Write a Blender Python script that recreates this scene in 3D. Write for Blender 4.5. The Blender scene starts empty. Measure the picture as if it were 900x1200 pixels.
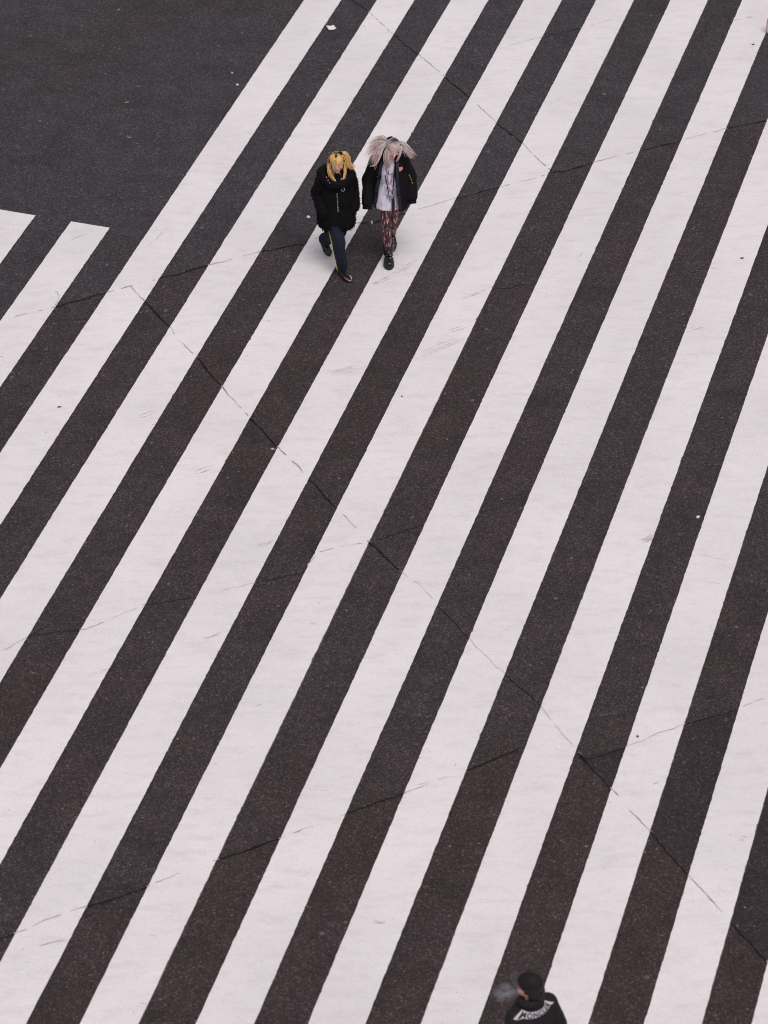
import bpy, bmesh, math, random
from mathutils import Vector, Matrix, noise, Euler
R = math.radians
random.seed(7)
S = bpy.context.scene
COL = S.collection

# ------------------------------------------------------------------ camera constants
F, PITCH, H = 3339.57, 0.67099, 18.9315
AZ = 0.292121
CA, SA = math.cos(AZ), math.sin(AZ)

def at(px, py, z=0.0):
    """photo pixel (900x1200) -> point on the horizontal plane at height z"""
    u, v = px-450, 600-py
    d = Vector((u, F*math.cos(PITCH)+v*math.sin(PITCH), -F*math.sin(PITCH)+v*math.cos(PITCH)))
    t = (z-H)/d.z
    return Vector((d.x*t, d.y*t, z))

def st(s, t): return (s*CA+t*SA, -s*SA+t*CA)
def ts(X, Y): return (X*CA-Y*SA, X*SA+Y*CA)

# ------------------------------------------------------------------ node helpers
def mat(name):
    m = bpy.data.materials.new(name); m.use_nodes = True
    nt = m.node_tree
    return m, nt, nt.nodes['Principled BSDF']

def nd(nt, typ, **kw):
    n = nt.nodes.new(typ)
    for k, v in kw.items():
        if k.startswith('i_'):
            key = k[2:]
            n.inputs[int(key) if key.isdigit() else key.replace('_', ' ')].default_value = v
        else: setattr(n, k, v)
    return n

def ramp(nt, fac, stops):
    r = nt.nodes.new('ShaderNodeValToRGB')
    e = r.color_ramp.elements
    while len(e) < len(stops): e.new(0.5)
    for el, (p, c) in zip(e, stops):
        el.position = p
        el.color = (c[0], c[1], c[2], 1) if hasattr(c, '__len__') else (c, c, c, 1)
    nt.links.new(fac, r.inputs[0])
    return r.outputs[0]

def mix(nt, a, b, fac, mode='MIX'):
    m = nt.nodes.new('ShaderNodeMix'); m.data_type = 'RGBA'; m.blend_type = mode
    for sock, v in ((m.inputs[0], fac), (m.inputs[6], a), (m.inputs[7], b)):
        if isinstance(v, bpy.types.NodeSocket): nt.links.new(v, sock)
        elif hasattr(v, '__len__'): sock.default_value = (v[0], v[1], v[2], 1)
        else: sock.default_value = v
    return m.outputs[2]

def coords(nt, scale=(1, 1, 1), rot=(0, 0, 0)):
    tc = nt.nodes.new('ShaderNodeTexCoord'); mp = nt.nodes.new('ShaderNodeMapping')
    mp.inputs['Scale'].default_value = scale; mp.inputs['Rotation'].default_value = rot
    nt.links.new(tc.outputs['Object'], mp.inputs[0])
    return mp.outputs[0]

def nz(nt, vec, scale, detail=3, rough=.55, out='Fac'):
    n = nd(nt, 'ShaderNodeTexNoise'); n.inputs['Scale'].default_value = scale
    n.inputs['Detail'].default_value = detail; n.inputs['Roughness'].default_value = rough
    nt.links.new(vec, n.inputs['Vector'])
    return n.outputs[out]

def vor(nt, vec, scale, out='Color'):
    n = nd(nt, 'ShaderNodeTexVoronoi'); n.inputs['Scale'].default_value = scale
    nt.links.new(vec, n.inputs['Vector'])
    return n.outputs[out]

def sepx(nt, c):
    n = nt.nodes.new('ShaderNodeSeparateColor'); nt.links.new(c, n.inputs[0]); return n.outputs[0], n.outputs[1], n.outputs[2]

def math_(nt, op, a, b=None):
    n = nt.nodes.new('ShaderNodeMath'); n.operation = op
    for s, v in ((n.inputs[0], a), (n.inputs[1], b)):
        if v is None: continue
        if isinstance(v, bpy.types.NodeSocket): nt.links.new(v, s)
        else: s.default_value = v
    return n.outputs[0]

def bump(nt, b, h, strength, dist=.01):
    n = nt.nodes.new('ShaderNodeBump'); n.inputs['Strength'].default_value = strength; n.inputs['Distance'].default_value = dist
    nt.links.new(h, n.inputs['Height']); nt.links.new(n.outputs[0], b.inputs['Normal'])

def plain(name, col, rough=.6, spec=.4, var=.15, scale=30, metallic=0, sheen=0):
    m, nt, b = mat(name)
    n = nz(nt, coords(nt), scale, 4)
    c = ramp(nt, n, [(.25, [x*(1-var) for x in col]), (.75, [min(1, x*(1+var)) for x in col])])
    nt.links.new(c, b.inputs['Base Color'])
    b.inputs['Roughness'].default_value = rough
    b.inputs['Specular IOR Level'].default_value = spec
    b.inputs['Metallic'].default_value = metallic
    if sheen:
        b.inputs['Sheen Weight'].default_value = sheen
        b.inputs['Sheen Roughness'].default_value = .5
    return m

# ------------------------------------------------------------------ ground materials
def asphalt(name, base, chips=.955):
    m, nt, b = mat(name)
    v = coords(nt)
    big = nz(nt, v, .22, 4, .6)
    c = ramp(nt, big, [(.3, [base[0]*.90, base[1]*.84, base[2]*.82]), (.5, base), (.72, [base[0]*1.0, base[1]*1.06, base[2]*1.15])])
    mid = nz(nt, v, 2.3, 6, .65)
    c = mix(nt, c, ramp(nt, mid, [(.3, .76), (.7, 1.20)]), 1, 'MULTIPLY')
    oil = nz(nt, coords(nt, (1, 1.7, 1), (0, 0, R(25))), .75, 5, .7)
    c = mix(nt, c, ramp(nt, oil, [(.30, .72), (.44, 1), (.62, 1), (.74, 1.22)]), 1, 'MULTIPLY')
    g1, g2, g3 = sepx(nt, vor(nt, v, 85))
    c = mix(nt, c, ramp(nt, g1, [(0, .38), (.55, .90), (.88, 1.35), (1, 2.9)]), 1, 'MULTIPLY')
    # pale aggregate stones showing through
    h1, h2, h3 = sepx(nt, vor(nt, v, 26))
    d = vor(nt, v, 26, 'Distance')
    stone = math_(nt, 'MULTIPLY', math_(nt, 'GREATER_THAN', h1, chips), math_(nt, 'LESS_THAN', d, math_(nt, 'MULTIPLY', h2, .42)))
    c = mix(nt, c, (.17, .155, .155), math_(nt, 'MULTIPLY', stone, math_(nt, 'ADD', math_(nt, 'MULTIPLY', h3, .7), .15)))
    k1, k2, k3 = sepx(nt, vor(nt, v, 9))
    dk = vor(nt, v, 9, 'Distance')
    worn = math_(nt, 'MULTIPLY', math_(nt, 'GREATER_THAN', k1, .925), math_(nt, 'LESS_THAN', dk, math_(nt, 'MULTIPLY', k2, .27)))
    c = mix(nt, c, (.14, .128, .132), math_(nt, 'MULTIPLY', worn, math_(nt, 'MULTIPLY', k3, .75)))
    nt.links.new(c, b.inputs['Base Color'])
    b.inputs['Roughness'].default_value = .78
    b.inputs['Specular IOR Level'].default_value = .35
    bump(nt, b, g2, .55, .006)
    return m

ASPH = asphalt('asphalt', (.0465, .0405, .0438))
ASPHB = asphalt('asphalt_redlit', (.0462, .0342, .0348))  # middle sheet: reddish light painted into the asphalt colour
ASPHC = asphalt('asphalt_redlit_near', (.0452, .0314, .0310))  # near sheet: stronger reddish light painted into the asphalt colour
ASPH2 = asphalt('asphalt_dark', (.0335, .0255, .0262), .94)

def paint_mat(name, base, wear):
    m, nt, b = mat(name)
    v = coords(nt)
    vs = coords(nt, (1, 1, 1), (0, 0, AZ))
    big = nz(nt, v, .5, 5, .6)
    c = ramp(nt, big, [(.3, [x*.90 for x in base]), (.6, base), (.8, [min(1, x*1.03) for x in base])])
    # soft dirty smears, a bit along the traffic
    sm = nz(nt, coords(nt, (1.2, 3.5, 1), (0, 0, R(-20))), 2.2, 6, .7)
    c = mix(nt, c, (.56, .52, .53), ramp(nt, sm, [(.48, 0), (.76, .45)]))
    f = nz(nt, v, 55, 3, .6)
    c = mix(nt, c, ramp(nt, f, [(.25, .90), (.7, 1.03)]), 1, 'MULTIPLY')
    # fine criss-cross tyre scratches
    for k, (ang, sx) in enumerate(((-22, 9), (14, 11))):
        sc_ = nz(nt, coords(nt, (.9, sx, 1), (0, 0, R(ang))), 2.6, 4, .75); pa = nz(nt, v, .8+.3*k, 3, .5)
        c = mix(nt, c, (.50, .46, .47), math_(nt, 'MULTIPLY', ramp(nt, sc_, [(.64, 0), (.70, .5)]), ramp(nt, pa, [(.46, 0), (.62, 1)])))
    # worn-through specks
    w = nz(nt, v, 24, 5, .75); w2 = nz(nt, v, 1.1, 3, .5)
    c = mix(nt, c, (.20, .18, .18), math_(nt, 'MULTIPLY', ramp(nt, w, [(.70, 0), (.74, .8)]), ramp(nt, w2, [(.48, 0), (.66, 1)])))
    k1, k2, k3 = sepx(nt, vor(nt, v, 7)); dk = vor(nt, v, 7, 'Distance')
    sp = math_(nt, 'MULTIPLY', math_(nt, 'GREATER_THAN', k1, .972), math_(nt, 'LESS_THAN', dk, math_(nt, 'MULTIPLY', k2, .12)))
    c = mix(nt, c, (.16, .14, .14), math_(nt, 'MULTIPLY', sp, k3))
    nt.links.new(c, b.inputs['Base Color'])
    b.inputs['Roughness'].default_value = .62
    b.inputs['Specular IOR Level'].default_value = .35
    bump(nt, b, f, .2, .004)
    return m

PAINT = paint_mat('road_paint', (.82, .79, .785), 1)
OLD = plain('worn_old_paint', (.105, .085, .078), .8, .3, .6, 9)
CRACK = plain('crack_dark', (.010, .0085, .009), .9, .2, .3)
CRACKP = plain('crack_in_paint', (.40, .36, .36), .9, .2, .6, 9)

# scuff: thin rubber film, partly covering
def film(name, col, cover):
    m, nt, b = mat(name)
    b.inputs['Base Color'].default_value = (*col, 1); b.inputs['Roughness'].default_value = .8
    n = nz(nt, coords(nt), 14, 4, .7)
    nt.links.new(ramp(nt, n, [(.35, 0), (.65, cover)]), b.inputs['Alpha'])
    return m
SCUFF = film('rubber_scuff', (.22, .20, .21), .55)

# ------------------------------------------------------------------ object helpers
def link(name, me, m=None, parent=None):
    o = bpy.data.objects.new(name, me); COL.objects.link(o)
    if m is not None:
        for x in (m if isinstance(m, (list, tuple)) else [m]): me.materials.append(x)
    if parent is not None: o.parent = parent
    return o

def mesh(name, verts, faces, m=None, parent=None, smooth=False, mi=None):
    me = bpy.data.meshes.new(name); me.from_pydata([tuple(v) for v in verts], [], faces); me.update()
    if smooth: me.polygons.foreach_set('use_smooth', [True]*len(me.polygons))
    o = link(name, me, m, parent)
    if mi: me.polygons.foreach_set('material_index', mi)
    return o

def frombm(name, bm, m=None, parent=None, smooth=True):
    me = bpy.data.meshes.new(name); bmesh.ops.recalc_face_normals(bm, faces=bm.faces[:]); bm.to_mesh(me); bm.free()
    if smooth: me.polygons.foreach_set('use_smooth', [True]*len(me.polygons))
    return link(name, me, m, parent)

def tag(o, label=None, cat=None, group=None, kind=None):
    for k, v in (('label', label), ('category', cat), ('group', group), ('kind', kind)):
        if v: o[k] = v
    return o

def empty(name, loc, rz=0):
    o = bpy.data.objects.new(name, None); COL.objects.link(o); o.location = loc; o.rotation_euler = (0, 0, rz)
    o.empty_display_size = .2
    return o

# ------------------------------------------------------------------ road
# three road sheets along the two long seams; nearer two tinted for reddish light
g = 400
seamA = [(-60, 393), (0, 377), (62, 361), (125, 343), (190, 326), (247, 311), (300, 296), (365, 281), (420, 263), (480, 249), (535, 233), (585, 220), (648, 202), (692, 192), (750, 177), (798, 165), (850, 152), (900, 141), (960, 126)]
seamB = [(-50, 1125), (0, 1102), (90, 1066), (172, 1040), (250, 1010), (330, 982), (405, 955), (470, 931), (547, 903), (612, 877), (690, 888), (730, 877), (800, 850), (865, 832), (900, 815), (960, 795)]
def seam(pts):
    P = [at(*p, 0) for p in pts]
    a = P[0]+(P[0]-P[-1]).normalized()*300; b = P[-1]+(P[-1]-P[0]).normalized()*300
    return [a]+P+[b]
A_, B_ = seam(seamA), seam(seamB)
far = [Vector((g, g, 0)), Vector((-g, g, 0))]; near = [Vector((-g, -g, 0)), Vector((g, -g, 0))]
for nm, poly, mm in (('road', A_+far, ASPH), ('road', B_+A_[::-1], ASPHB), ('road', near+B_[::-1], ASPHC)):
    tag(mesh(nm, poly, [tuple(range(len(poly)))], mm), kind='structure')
pp = [(677, 887), (730, 877), (765, 864), (800, 850), (865, 832), (905, 815), (1150, 735), (1150, 1390), (905, 1136), (853, 1078), (806, 1026), (742, 955), (715, 924)]
pp = [at(*p, .002) for p in pp][::-1]
tag(mesh('road_patch', pp, [tuple(range(len(pp)))], ASPH2), kind='structure')

# ------------------------------------------------------------------ stripes: measured edges in the road's own (s, t) frame
offs = {0: (-12.172, -11.669), 1: (-11.195, -10.706), 2: (-10.238, -9.744), 3: (-9.268, -8.777), 4: (-8.309, -7.813),
        5: (-7.364, -6.87), 6: (-6.389, -5.9), 7: (-5.45, -4.966), 8: (-4.502, -4.019), 9: (-3.571, -3.097), 10: (-2.631, -2.147),
        11: (-1.73, -1.25), 12: (-.79, -.31), 13: (.15, .63), -1: (-13.137, -12.64), -2: (-14.11, -13.61), -3: (-15.08, -14.58)}
TEND = 27.209
def edge(mo, t):
    q = (t-22)/10
    q = max(-1.6, min(2.0, q))
    return mo + .02954*q*q + .006558*q*(mo+5) - .00085*q*q*(mo+5)

def onpaint(X, Y):
    s, t = ts(X, Y)
    for k, (a, b) in offs.items():
        if edge(a, t) < s < edge(b, t): return not (k <= 0 and t > TEND)
    return False

def edgenoise(seed, t):
    a = .0035*noise.noise((seed*7.3, t*9, 1.7)) + .0052*noise.noise((seed*3.1, t*24, 5.2))
    c = noise.noise((seed*5.7+40, t*14, 9.1))
    if c > .50: a -= (c-.50)*.035
    return a

for k, (a, b) in sorted(offs.items()):
    t0 = 8.0; t1 = TEND if k <= 0 else 46.0
    vs, fs = [], []
    T = []
    t = t0
    while t < t1-1e-6:
        T.append(t); t += .03 if 16 < t < 38 else .15
    T.append(t1)
    for i, t in enumerate(T):
        la = edge(a, t) - edgenoise(k*2+1, t); rb = edge(b, t) + edgenoise(k*2+2, t)
        mid = (la+rb)/2
        for s in (la, mid, rb):
            tt = t + (.004*noise.noise((s*30, k, 3)) if i == len(T)-1 and k <= 0 else 0)
            x, y = st(s, tt); vs.append((x, y, .008))
        if i:
            q = (i-1)*3
            fs += [(q, q+1, q+4, q+3), (q+1, q+2, q+5, q+4)]
    o = mesh('crosswalk_stripe', vs, fs, PAINT)
    tag(o, kind='structure')
    # remains of the earlier coat, peeping out along the edges
    vs, fs = [], []
    sh = .012*noise.noise((k*3.7, 2.2, 8.1))
    T2 = [t0+(t1-t0)*i/300 for i in range(301)]
    for i, t in enumerate(T2):
        w1 = .006*noise.noise((k*1.3, t*.5, 4.4))
        for s in (edge(a, t)-.002+sh+w1, edge(b, t)+.002+sh+w1):
            x, y = st(s, t-.003); vs.append((x, y, .004))
        if i:
            q = (i-1)*2; fs.append((q, q+1, q+3, q+2))
    tag(mesh('old_stripe_paint', vs, fs, OLD), kind='structure')

# ------------------------------------------------------------------ cracks and seams in the road
def crack(pts, w, wp, jit=.018, paintskip=.35, seed=1):
    P = [at(*p) for p in pts]
    samples = []
    for a, b in zip(P, P[1:]):
        L = (b-a).length; nn = max(1, int(L/.03))
        for i in range(nn): samples.append(a.lerp(b, i/nn))
    samples.append(P[-1])
    vs, fs, mi = [], [], []
    rnd = random.Random(seed)
    L = 0
    prev = None
    for i in range(len(samples)-1):
        a, b = samples[i], samples[i+1]
        d = (b-a).normalized(); nrm = Vector((-d.y, d.x, 0))
        L += (b-a).length
        j = jit*noise.noise((seed*9.1, L*1.6, 0)) + jit*.9*noise.noise((seed*9.1, L*5, 7)) + jit*.6*noise.noise((seed*9.1, L*17, 3))
        wid = .75+1.0*noise.noise((seed*4.3, L*6, 6))+.5*noise.noise((seed*4.3, L*19, 8))
        op = onpaint(a.x, a.y)
        width = wp*.85*max(.25, wid) if op else w*1.08*max(.62, wid)
        skip = op and (noise.noise((seed*2.7, L*2.0, 11)) > .72-paintskip*.9 or noise.noise((seed*6.1, L*8.5, 2)) > .26)
        z = .012 if op else .0045
        p1 = a+nrm*(j-width/2); p2 = a+nrm*(j+width/2)
        cur = (p1.x, p1.y), (p2.x, p2.y)
        if prev and not prev[2] and not skip:
            zz = .012 if prev[3] or op else .0045
            q = len(vs)
            vs += [(*prev[0], zz), (*prev[1], zz), (*cur[1], zz), (*cur[0], zz)]
            fs.append((q, q+1, q+2, q+3)); mi.append(1 if (op or prev[3]) else 0)
        prev = (cur[0], cur[1], skip, op)
    return tag(mesh('road_crack', vs, fs, [CRACK, CRACKP], mi=mi), kind='structure')

C1 = [(412, 0), (433, 15), (460, 40), (497, 70), (523, 92), (553, 117), (583, 145), (612, 168), (630, 187), (648, 202)]
crack([(380, -30)]+C1, .019, .014, seed=1)
crack([(648, 202), (665, 200), (692, 192), (750, 177), (798, 165), (850, 152), (900, 141), (960, 126)], .020, .013, seed=2, paintskip=.2)
crack([(-60, 393), (0, 377), (62, 361), (125, 343), (153, 336), (190, 326), (247, 311), (300, 296), (358, 285)], .022, .015, seed=3, paintskip=.2, jit=.022)
crack([(358, 285), (365, 281), (420, 263), (440, 260), (480, 249)], .026, .012, seed=4, jit=.03)
crack([(480, 249), (510, 240), (535, 233), (585, 220), (615, 212), (648, 202)], .015, .009, seed=5, paintskip=.5)
crack([(153, 336), (165, 348), (172, 355), (200, 386), (230, 420), (259, 453), (294, 491), (325, 524), (361, 560), (393, 595), (431, 634), (450, 652), (470, 670)], .022, .016, seed=6, paintskip=.3)
crack([(470, 670), (497, 691), (545, 745), (594, 792), (632, 826), (656, 855), (677, 883)], .011, .007, seed=7, paintskip=.55)
crack([(677, 883), (715, 924), (742, 955), (763, 976), (806, 1026), (853, 1078), (900, 1130), (950, 1185)], .016, .014, seed=8, paintskip=.3)
crack([(-50, 1125), (0, 1102), (20, 1093), (90, 1066), (102, 1063), (172, 1040), (250, 1010), (330, 982), (405, 955), (470, 931), (547, 903), (612, 877)], .020, .010, seed=9, paintskip=.5)
crack([(677, 888), (690, 890), (730, 877), (765, 864), (800, 850), (865, 832), (900, 815), (960, 795)], .013, .009, seed=10, paintskip=.4)
crack([(0, 766), (37, 745), (100, 738), (170, 710), (232, 699), (260, 693), (300, 684), (357, 670), (371, 648), (400, 642), (432, 636)], .008, .010, seed=11, paintskip=.4)
crack([(432, 636), (450, 632), (500, 614), (565, 600), (605, 592)], .007, .005, seed=12, paintskip=.6)
crack([(596, 54), (635, 44), (680, 34), (720, 22)], .013, .007, seed=13, paintskip=.5)
crack([(578, 340), (598, 338), (606, 334), (618, 333)], .014, .009, seed=14)
crack([(246, 430), (262, 424), (276, 418)], .007, .006, seed=15)
crack([(0, 28), (30, 22), (52, 18)], .007, .006, seed=16)
crack([(62, 361), (68, 352), (66, 344), (62, 340)], .006, .008, seed=17, paintskip=.1)
crack([(820, 40), (850, 27), (884, 20)], .006, .008, seed=18, paintskip=.3)

# ------------------------------------------------------------------ scuffs on the paint (one film per streak bundle)
def scuff(x0, y0, x1, y1, w=.012, nline=1, gap=.03):
    a, b = at(x0, y0, .013), at(x1, y1, .013)
    d = (b-a); L = d.length; d.normalize(); nr = Vector((-d.y, d.x, 0))
    vs, fs = [], []
    for li in range(nline):
        o = nr*(li-(nline-1)/2)*gap*(.7+.6*random.random())
        s0 = L*.25*random.random(); s1 = L*(1-.3*random.random())
        N = 14; bow = .02*random.uniform(-1, 1)
        for i in range(N+1):
            f = i/N; p = a + d*(s0+(s1-s0)*f) + o + nr*bow*math.sin(math.pi*f)
            ww = w*math.sin(math.pi*min(max(f, .04), .96))**.6*(.7+.5*random.random())
            p1, p2 = p-nr*ww/2, p+nr*ww/2
            vs += [(p1.x, p1.y, .013+.0005*li), (p2.x, p2.y, .013+.0005*li)]
            if i: q = len(vs)-4; fs.append((q, q+1, q+3, q+2))
    return tag(mesh('rubber_scuff', vs, fs, SCUFF), kind='structure')
for s in [(170, 291, 204, 257, .009, 1), (75, 285, 104, 273, .012, 1), (153, 492, 190, 480, .009, 2), (383, 441, 430, 426, .010, 4),
          (518, 391, 552, 381, .013, 2), (488, 418, 550, 393, .010, 3), (535, 352, 582, 335, .012, 2), (803, 388, 828, 381, .012, 2),
          (748, 636, 767, 626, .020, 3), (456, 322, 494, 303, .010, 3), (430, 337, 466, 320, .012, 3), (222, 556, 252, 546, .014, 2),
          (480, 205, 510, 196, .009, 1), (512, 52, 535, 47, .012, 1), (690, 840, 740, 832, .008, 3), (810, 648, 862, 660, .008, 1),
          (815, 682, 858, 686, .007, 1), (640, 120, 665, 112, .01, 1), (130, 455, 160, 446, .01, 2), (40, 1110, 80, 1100, .01, 2),
          (300, 640, 325, 632, .01, 2), (235, 750, 262, 741, .012, 2)]:
    scuff(*s)
rs = random.Random(99)
for _ in range(46):
    x, y = rs.uniform(-20, 900), rs.uniform(0, 1190)
    p = at(x, y)
    if not onpaint(p.x, p.y): continue
    l = rs.uniform(8, 24); a = rs.choice([-.35, -.3, -.2, .15, -.8])+rs.uniform(-.15, .15)
    scuff(x-l/2*math.cos(a), y-l/2*math.sin(a), x+l/2*math.cos(a), y+l/2*math.sin(a), rs.uniform(.006, .011), rs.choice([1, 1, 2, 3]))

# ------------------------------------------------------------------ grit: uncountable tiny chips
gv, gf, gm = [], [], []
for i in range(620):
    px, py = random.uniform(-40, 940), random.uniform(-20, 1220)
    p = at(px, py)
    op = onpaint(p.x, p.y)
    if op and random.random() < .55: continue
    r = random.uniform(.003, .007) if op else random.choice([random.uniform(.004, .009)]*4+[random.uniform(.009, .016)])
    z0 = .0082 if op else .0002
    q = len(gv); N = 6; a0 = random.random()*6; asp = random.uniform(.5, 1)
    for j in range(N):
        a = a0+j*math.tau/N; rr = r*random.uniform(.7, 1.2)
        gv.append((p.x+rr*math.cos(a), p.y+rr*math.sin(a)*asp, z0))
    for j in range(N):
        v = gv[q+j]; gv.append((p.x+(v[0]-p.x)*.6, p.y+(v[1]-p.y)*.6, z0+r*.5))
    gf.append(tuple(q+N+j for j in range(N))); gm.append(1 if op else 0)
    for j in range(N):
        gf.append((q+j, q+(j+1) % N, q+N+(j+1) % N, q+N+j)); gm.append(1 if op else 0)
GRIT = plain('pale_grit', (.17, .155, .155), .8, .3, .5, 7)
GRITD = plain('dark_grit', (.14, .12, .12), .8, .3, .6, 7)
tag(mesh('road_grit', gv, gf, [GRIT, GRITD], mi=gm), 'tiny pale and dark grit chips scattered over the crossing', 'grit', kind='stuff')

# ------------------------------------------------------------------ litter
PAPER = plain('paper', (.80, .76, .75), .7, .3, .05)
BUTT = plain('butt_paper', (.70, .67, .64), .8, .3, .1)
TAN = plain('filter_tan', (.55, .33, .16), .8, .3, .1)
PEB = plain('pebble_grey', (.33, .32, .33), .8, .3, .2)
# creased slip of paper
cor = [at(382.3, 31.7), at(391, 31), at(394.3, 35), at(385.3, 37)]
vs, fs = [], []
N = 8
for i in range(N+1):
    for j in range(N+1):
        u, v = i/N, j/N
        p = cor[0]*(1-u)*(1-v)+cor[1]*u*(1-v)+cor[2]*u*v+cor[3]*(1-u)*v
        z = .010+.05*(u-.55)**2+.012*abs(v-.5)+.004*noise.noise((u*4, v*4, 1))
        vs.append((p.x, p.y, z))
for i in range(N):
    for j in range(N): q = i*(N+1)+j; fs.append((q, q+1, q+N+2, q+N+1))
o = mesh('paper_slip', vs, fs, PAPER, smooth=True)
md = o.modifiers.new('thickness', 'SOLIDIFY'); md.thickness = .0012
tag(o, 'creased white paper slip lying on dark asphalt between two stripes near the top edge', 'litter')

def scrap(px, py, r, col, label, name='paper_scrap', cat='litter', asp=.6, ang=None, seed=0):
    p = at(px, py, .013 if onpaint(*at(px, py).xy) else .003)
    rnd = random.Random(seed+int(px*7+py)); bm = bmesh.new()
    N = 9; ang = rnd.random()*3 if ang is None else ang
    lo, hi = [], []
    for j in range(N):
        a = j*math.tau/N; rr = r*rnd.uniform(.75, 1.2); x, y = rr*math.cos(a), rr*math.sin(a)*asp
        X, Y = x*math.cos(ang)-y*math.sin(ang), x*math.sin(ang)+y*math.cos(ang)
        lo.append(bm.verts.new((X, Y, 0))); hi.append(bm.verts.new((X*.85, Y*.85, r*.35+rnd.uniform(0, r*.3))))
    c = bm.verts.new((0, 0, r*.55))
    bm.faces.new(lo[::-1])
    for j in range(N):
        k = (j+1) % N; bm.faces.new((lo[j], lo[k], hi[k], hi[j])); bm.faces.new((hi[j], hi[k], c))
    o = frombm(name, bm, col, None, False); o.location = p
    return tag(o, label, cat, 'small litter on the road')

def butt(px, py, ang, label):
    root = empty('cigarette_butt', at(px, py, .0115 if onpaint(*at(px, py).xy) else .004), ang)
    tag(root, label, 'cigarette butt', 'small litter on the road')
    for nm, x0, x1, m in (('paper_tube', -.004, .028, BUTT), ('filter', -.028, -.0035, TAN)):
        bm = bmesh.new()
        bmesh.ops.create_cone(bm, cap_ends=True, segments=10, radius1=.0042, radius2=.0038, depth=x1-x0,
                              matrix=Matrix.Translation(((x0+x1)/2, 0, .004)) @ Matrix.Rotation(R(90), 4, 'Y'))
        frombm(nm, bm, m, root)
    return root
butt(148.3, 120, R(10), 'pale cigarette butt on open asphalt left of the outermost long stripe, upper of two')
butt(151, 161, R(-20), 'pale cigarette butt on open asphalt left of the outermost long stripe, lower of two')
scrap(272, 85.5, .018, BUTT, 'tiny white scrap close to the left edge of the outermost long stripe, upper of two')
scrap(278, 99.5, .022, BUTT, 'tiny white scrap close to the left edge of the outermost long stripe, lower of two')
scrap(139, 11.5, .016, PEB, 'small pale pebble on the open asphalt near the top left edge', 'pebble', 'pebble', .8)
scrap(361.3, 254.5, .026, PAPER, 'white crumpled scrap on the asphalt left of the blonde woman\'s coat', asp=.8)
scrap(436, 261, .024, plain('bluish_scrap', (.36, .42, .48), .5, .4, .1), 'bluish grey scrap lying on the crack between the two women')
scrap(818, 606, .022, PAPER, 'white scrap on the asphalt by the right side, alone between two stripes', asp=.7)
scrap(319.5, 526.5, .022, plain('yellowish_scrap', (.50, .44, .36), .7, .3, .1), 'yellowish scrap beside the long diagonal crack, left of centre')
scrap(273, 530.5, .014, plain('rust_scrap', (.42, .10, .05), .7, .3, .1), 'tiny rust red scrap on the asphalt left of centre')
scrap(208, 866, .014, plain('orange_scrap', (.55, .22, .05), .7, .3, .1), 'tiny orange scrap on the asphalt in the lower left')
scrap(747, 863, .017, plain('gum_dark', (.05, .04, .04), .7, .3, .1), 'dark blackened gum blob on the white stripe in the lower right', 'chewing_gum', 'gum')
scrap(471, 464.5, .012, plain('gum_dark_b', (.05, .04, .04), .7, .3, .1), 'tiny dark gum blob on the white stripe below the women', 'chewing_gum', 'gum')
scrap(69.5, 477, .020, plain('gum_dark_c', (.04, .035, .035), .7, .3, .1), 'dark flattened gum blob on the white stripe at the left', 'chewing_gum', 'gum', .35, 0)
scrap(869.5, 302.8, .024, plain('gum_dark_d', (.05, .05, .05), .7, .3, .1), 'long dark smear of gum on the white stripe at the far right', 'chewing_gum', 'gum', .3, R(8))
scrap(882.7, 52.3, .022, plain('gum_dark_e', (.03, .03, .03), .7, .3, .1), 'short black dash of gum on the white stripe in the top right corner', 'chewing_gum', 'gum', .25, 0)

# ------------------------------------------------------------------ sculpting helpers for figures
def ring_loft(bm, rings, n=20):
    """rings: (centre, rx, ry, rotation matrix or None); closed ends"""
    L = []
    for c, rx, ry, rot in rings:
        row = []
        for j in range(n):
            a = j*math.tau/n; p = Vector((rx*math.cos(a), ry*math.sin(a), 0))
            if rot is not None: p = rot @ p
            row.append(bm.verts.new(Vector(c)+p))
        L.append(row)
    for a, b in zip(L, L[1:]):
        for j in range(n): k = (j+1) % n; bm.faces.new((a[j], a[k], b[k], b[j]))
    bm.faces.new(L[0][::-1]); bm.faces.new(L[-1])

def ell(bm, c, r, rot=None, seg=20):
    m = Matrix.Translation(Vector(c))
    if rot is not None: m = m @ rot.to_4x4()
    m = m @ Matrix.Diagonal((*r, 1))
    bmesh.ops.create_uvsphere(bm, u_segments=seg, v_segments=seg//2+2, radius=1, matrix=m)

def limb(bm, pts, n=16):
    """tapered limb along (point, radius) joints, round joints"""
    for (a, ra), (b, rb) in zip(pts, pts[1:]):
        a, b = Vector(a), Vector(b); d = b-a
        if d.length < 1e-5: continue
        q = Vector((0, 0, 1)).rotation_difference(d).to_matrix()
        N = 6
        rings = []
        for i in range(N+1):
            f = i/N; rings.append((a+d*f, ra+(rb-ra)*f, ra+(rb-ra)*f, q))
        ring_loft(bm, rings, n)
        ell(bm, a, (ra,)*3, None, n)
    b, rb = pts[-1]; ell(bm, b, (rb,)*3, None, n)

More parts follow.
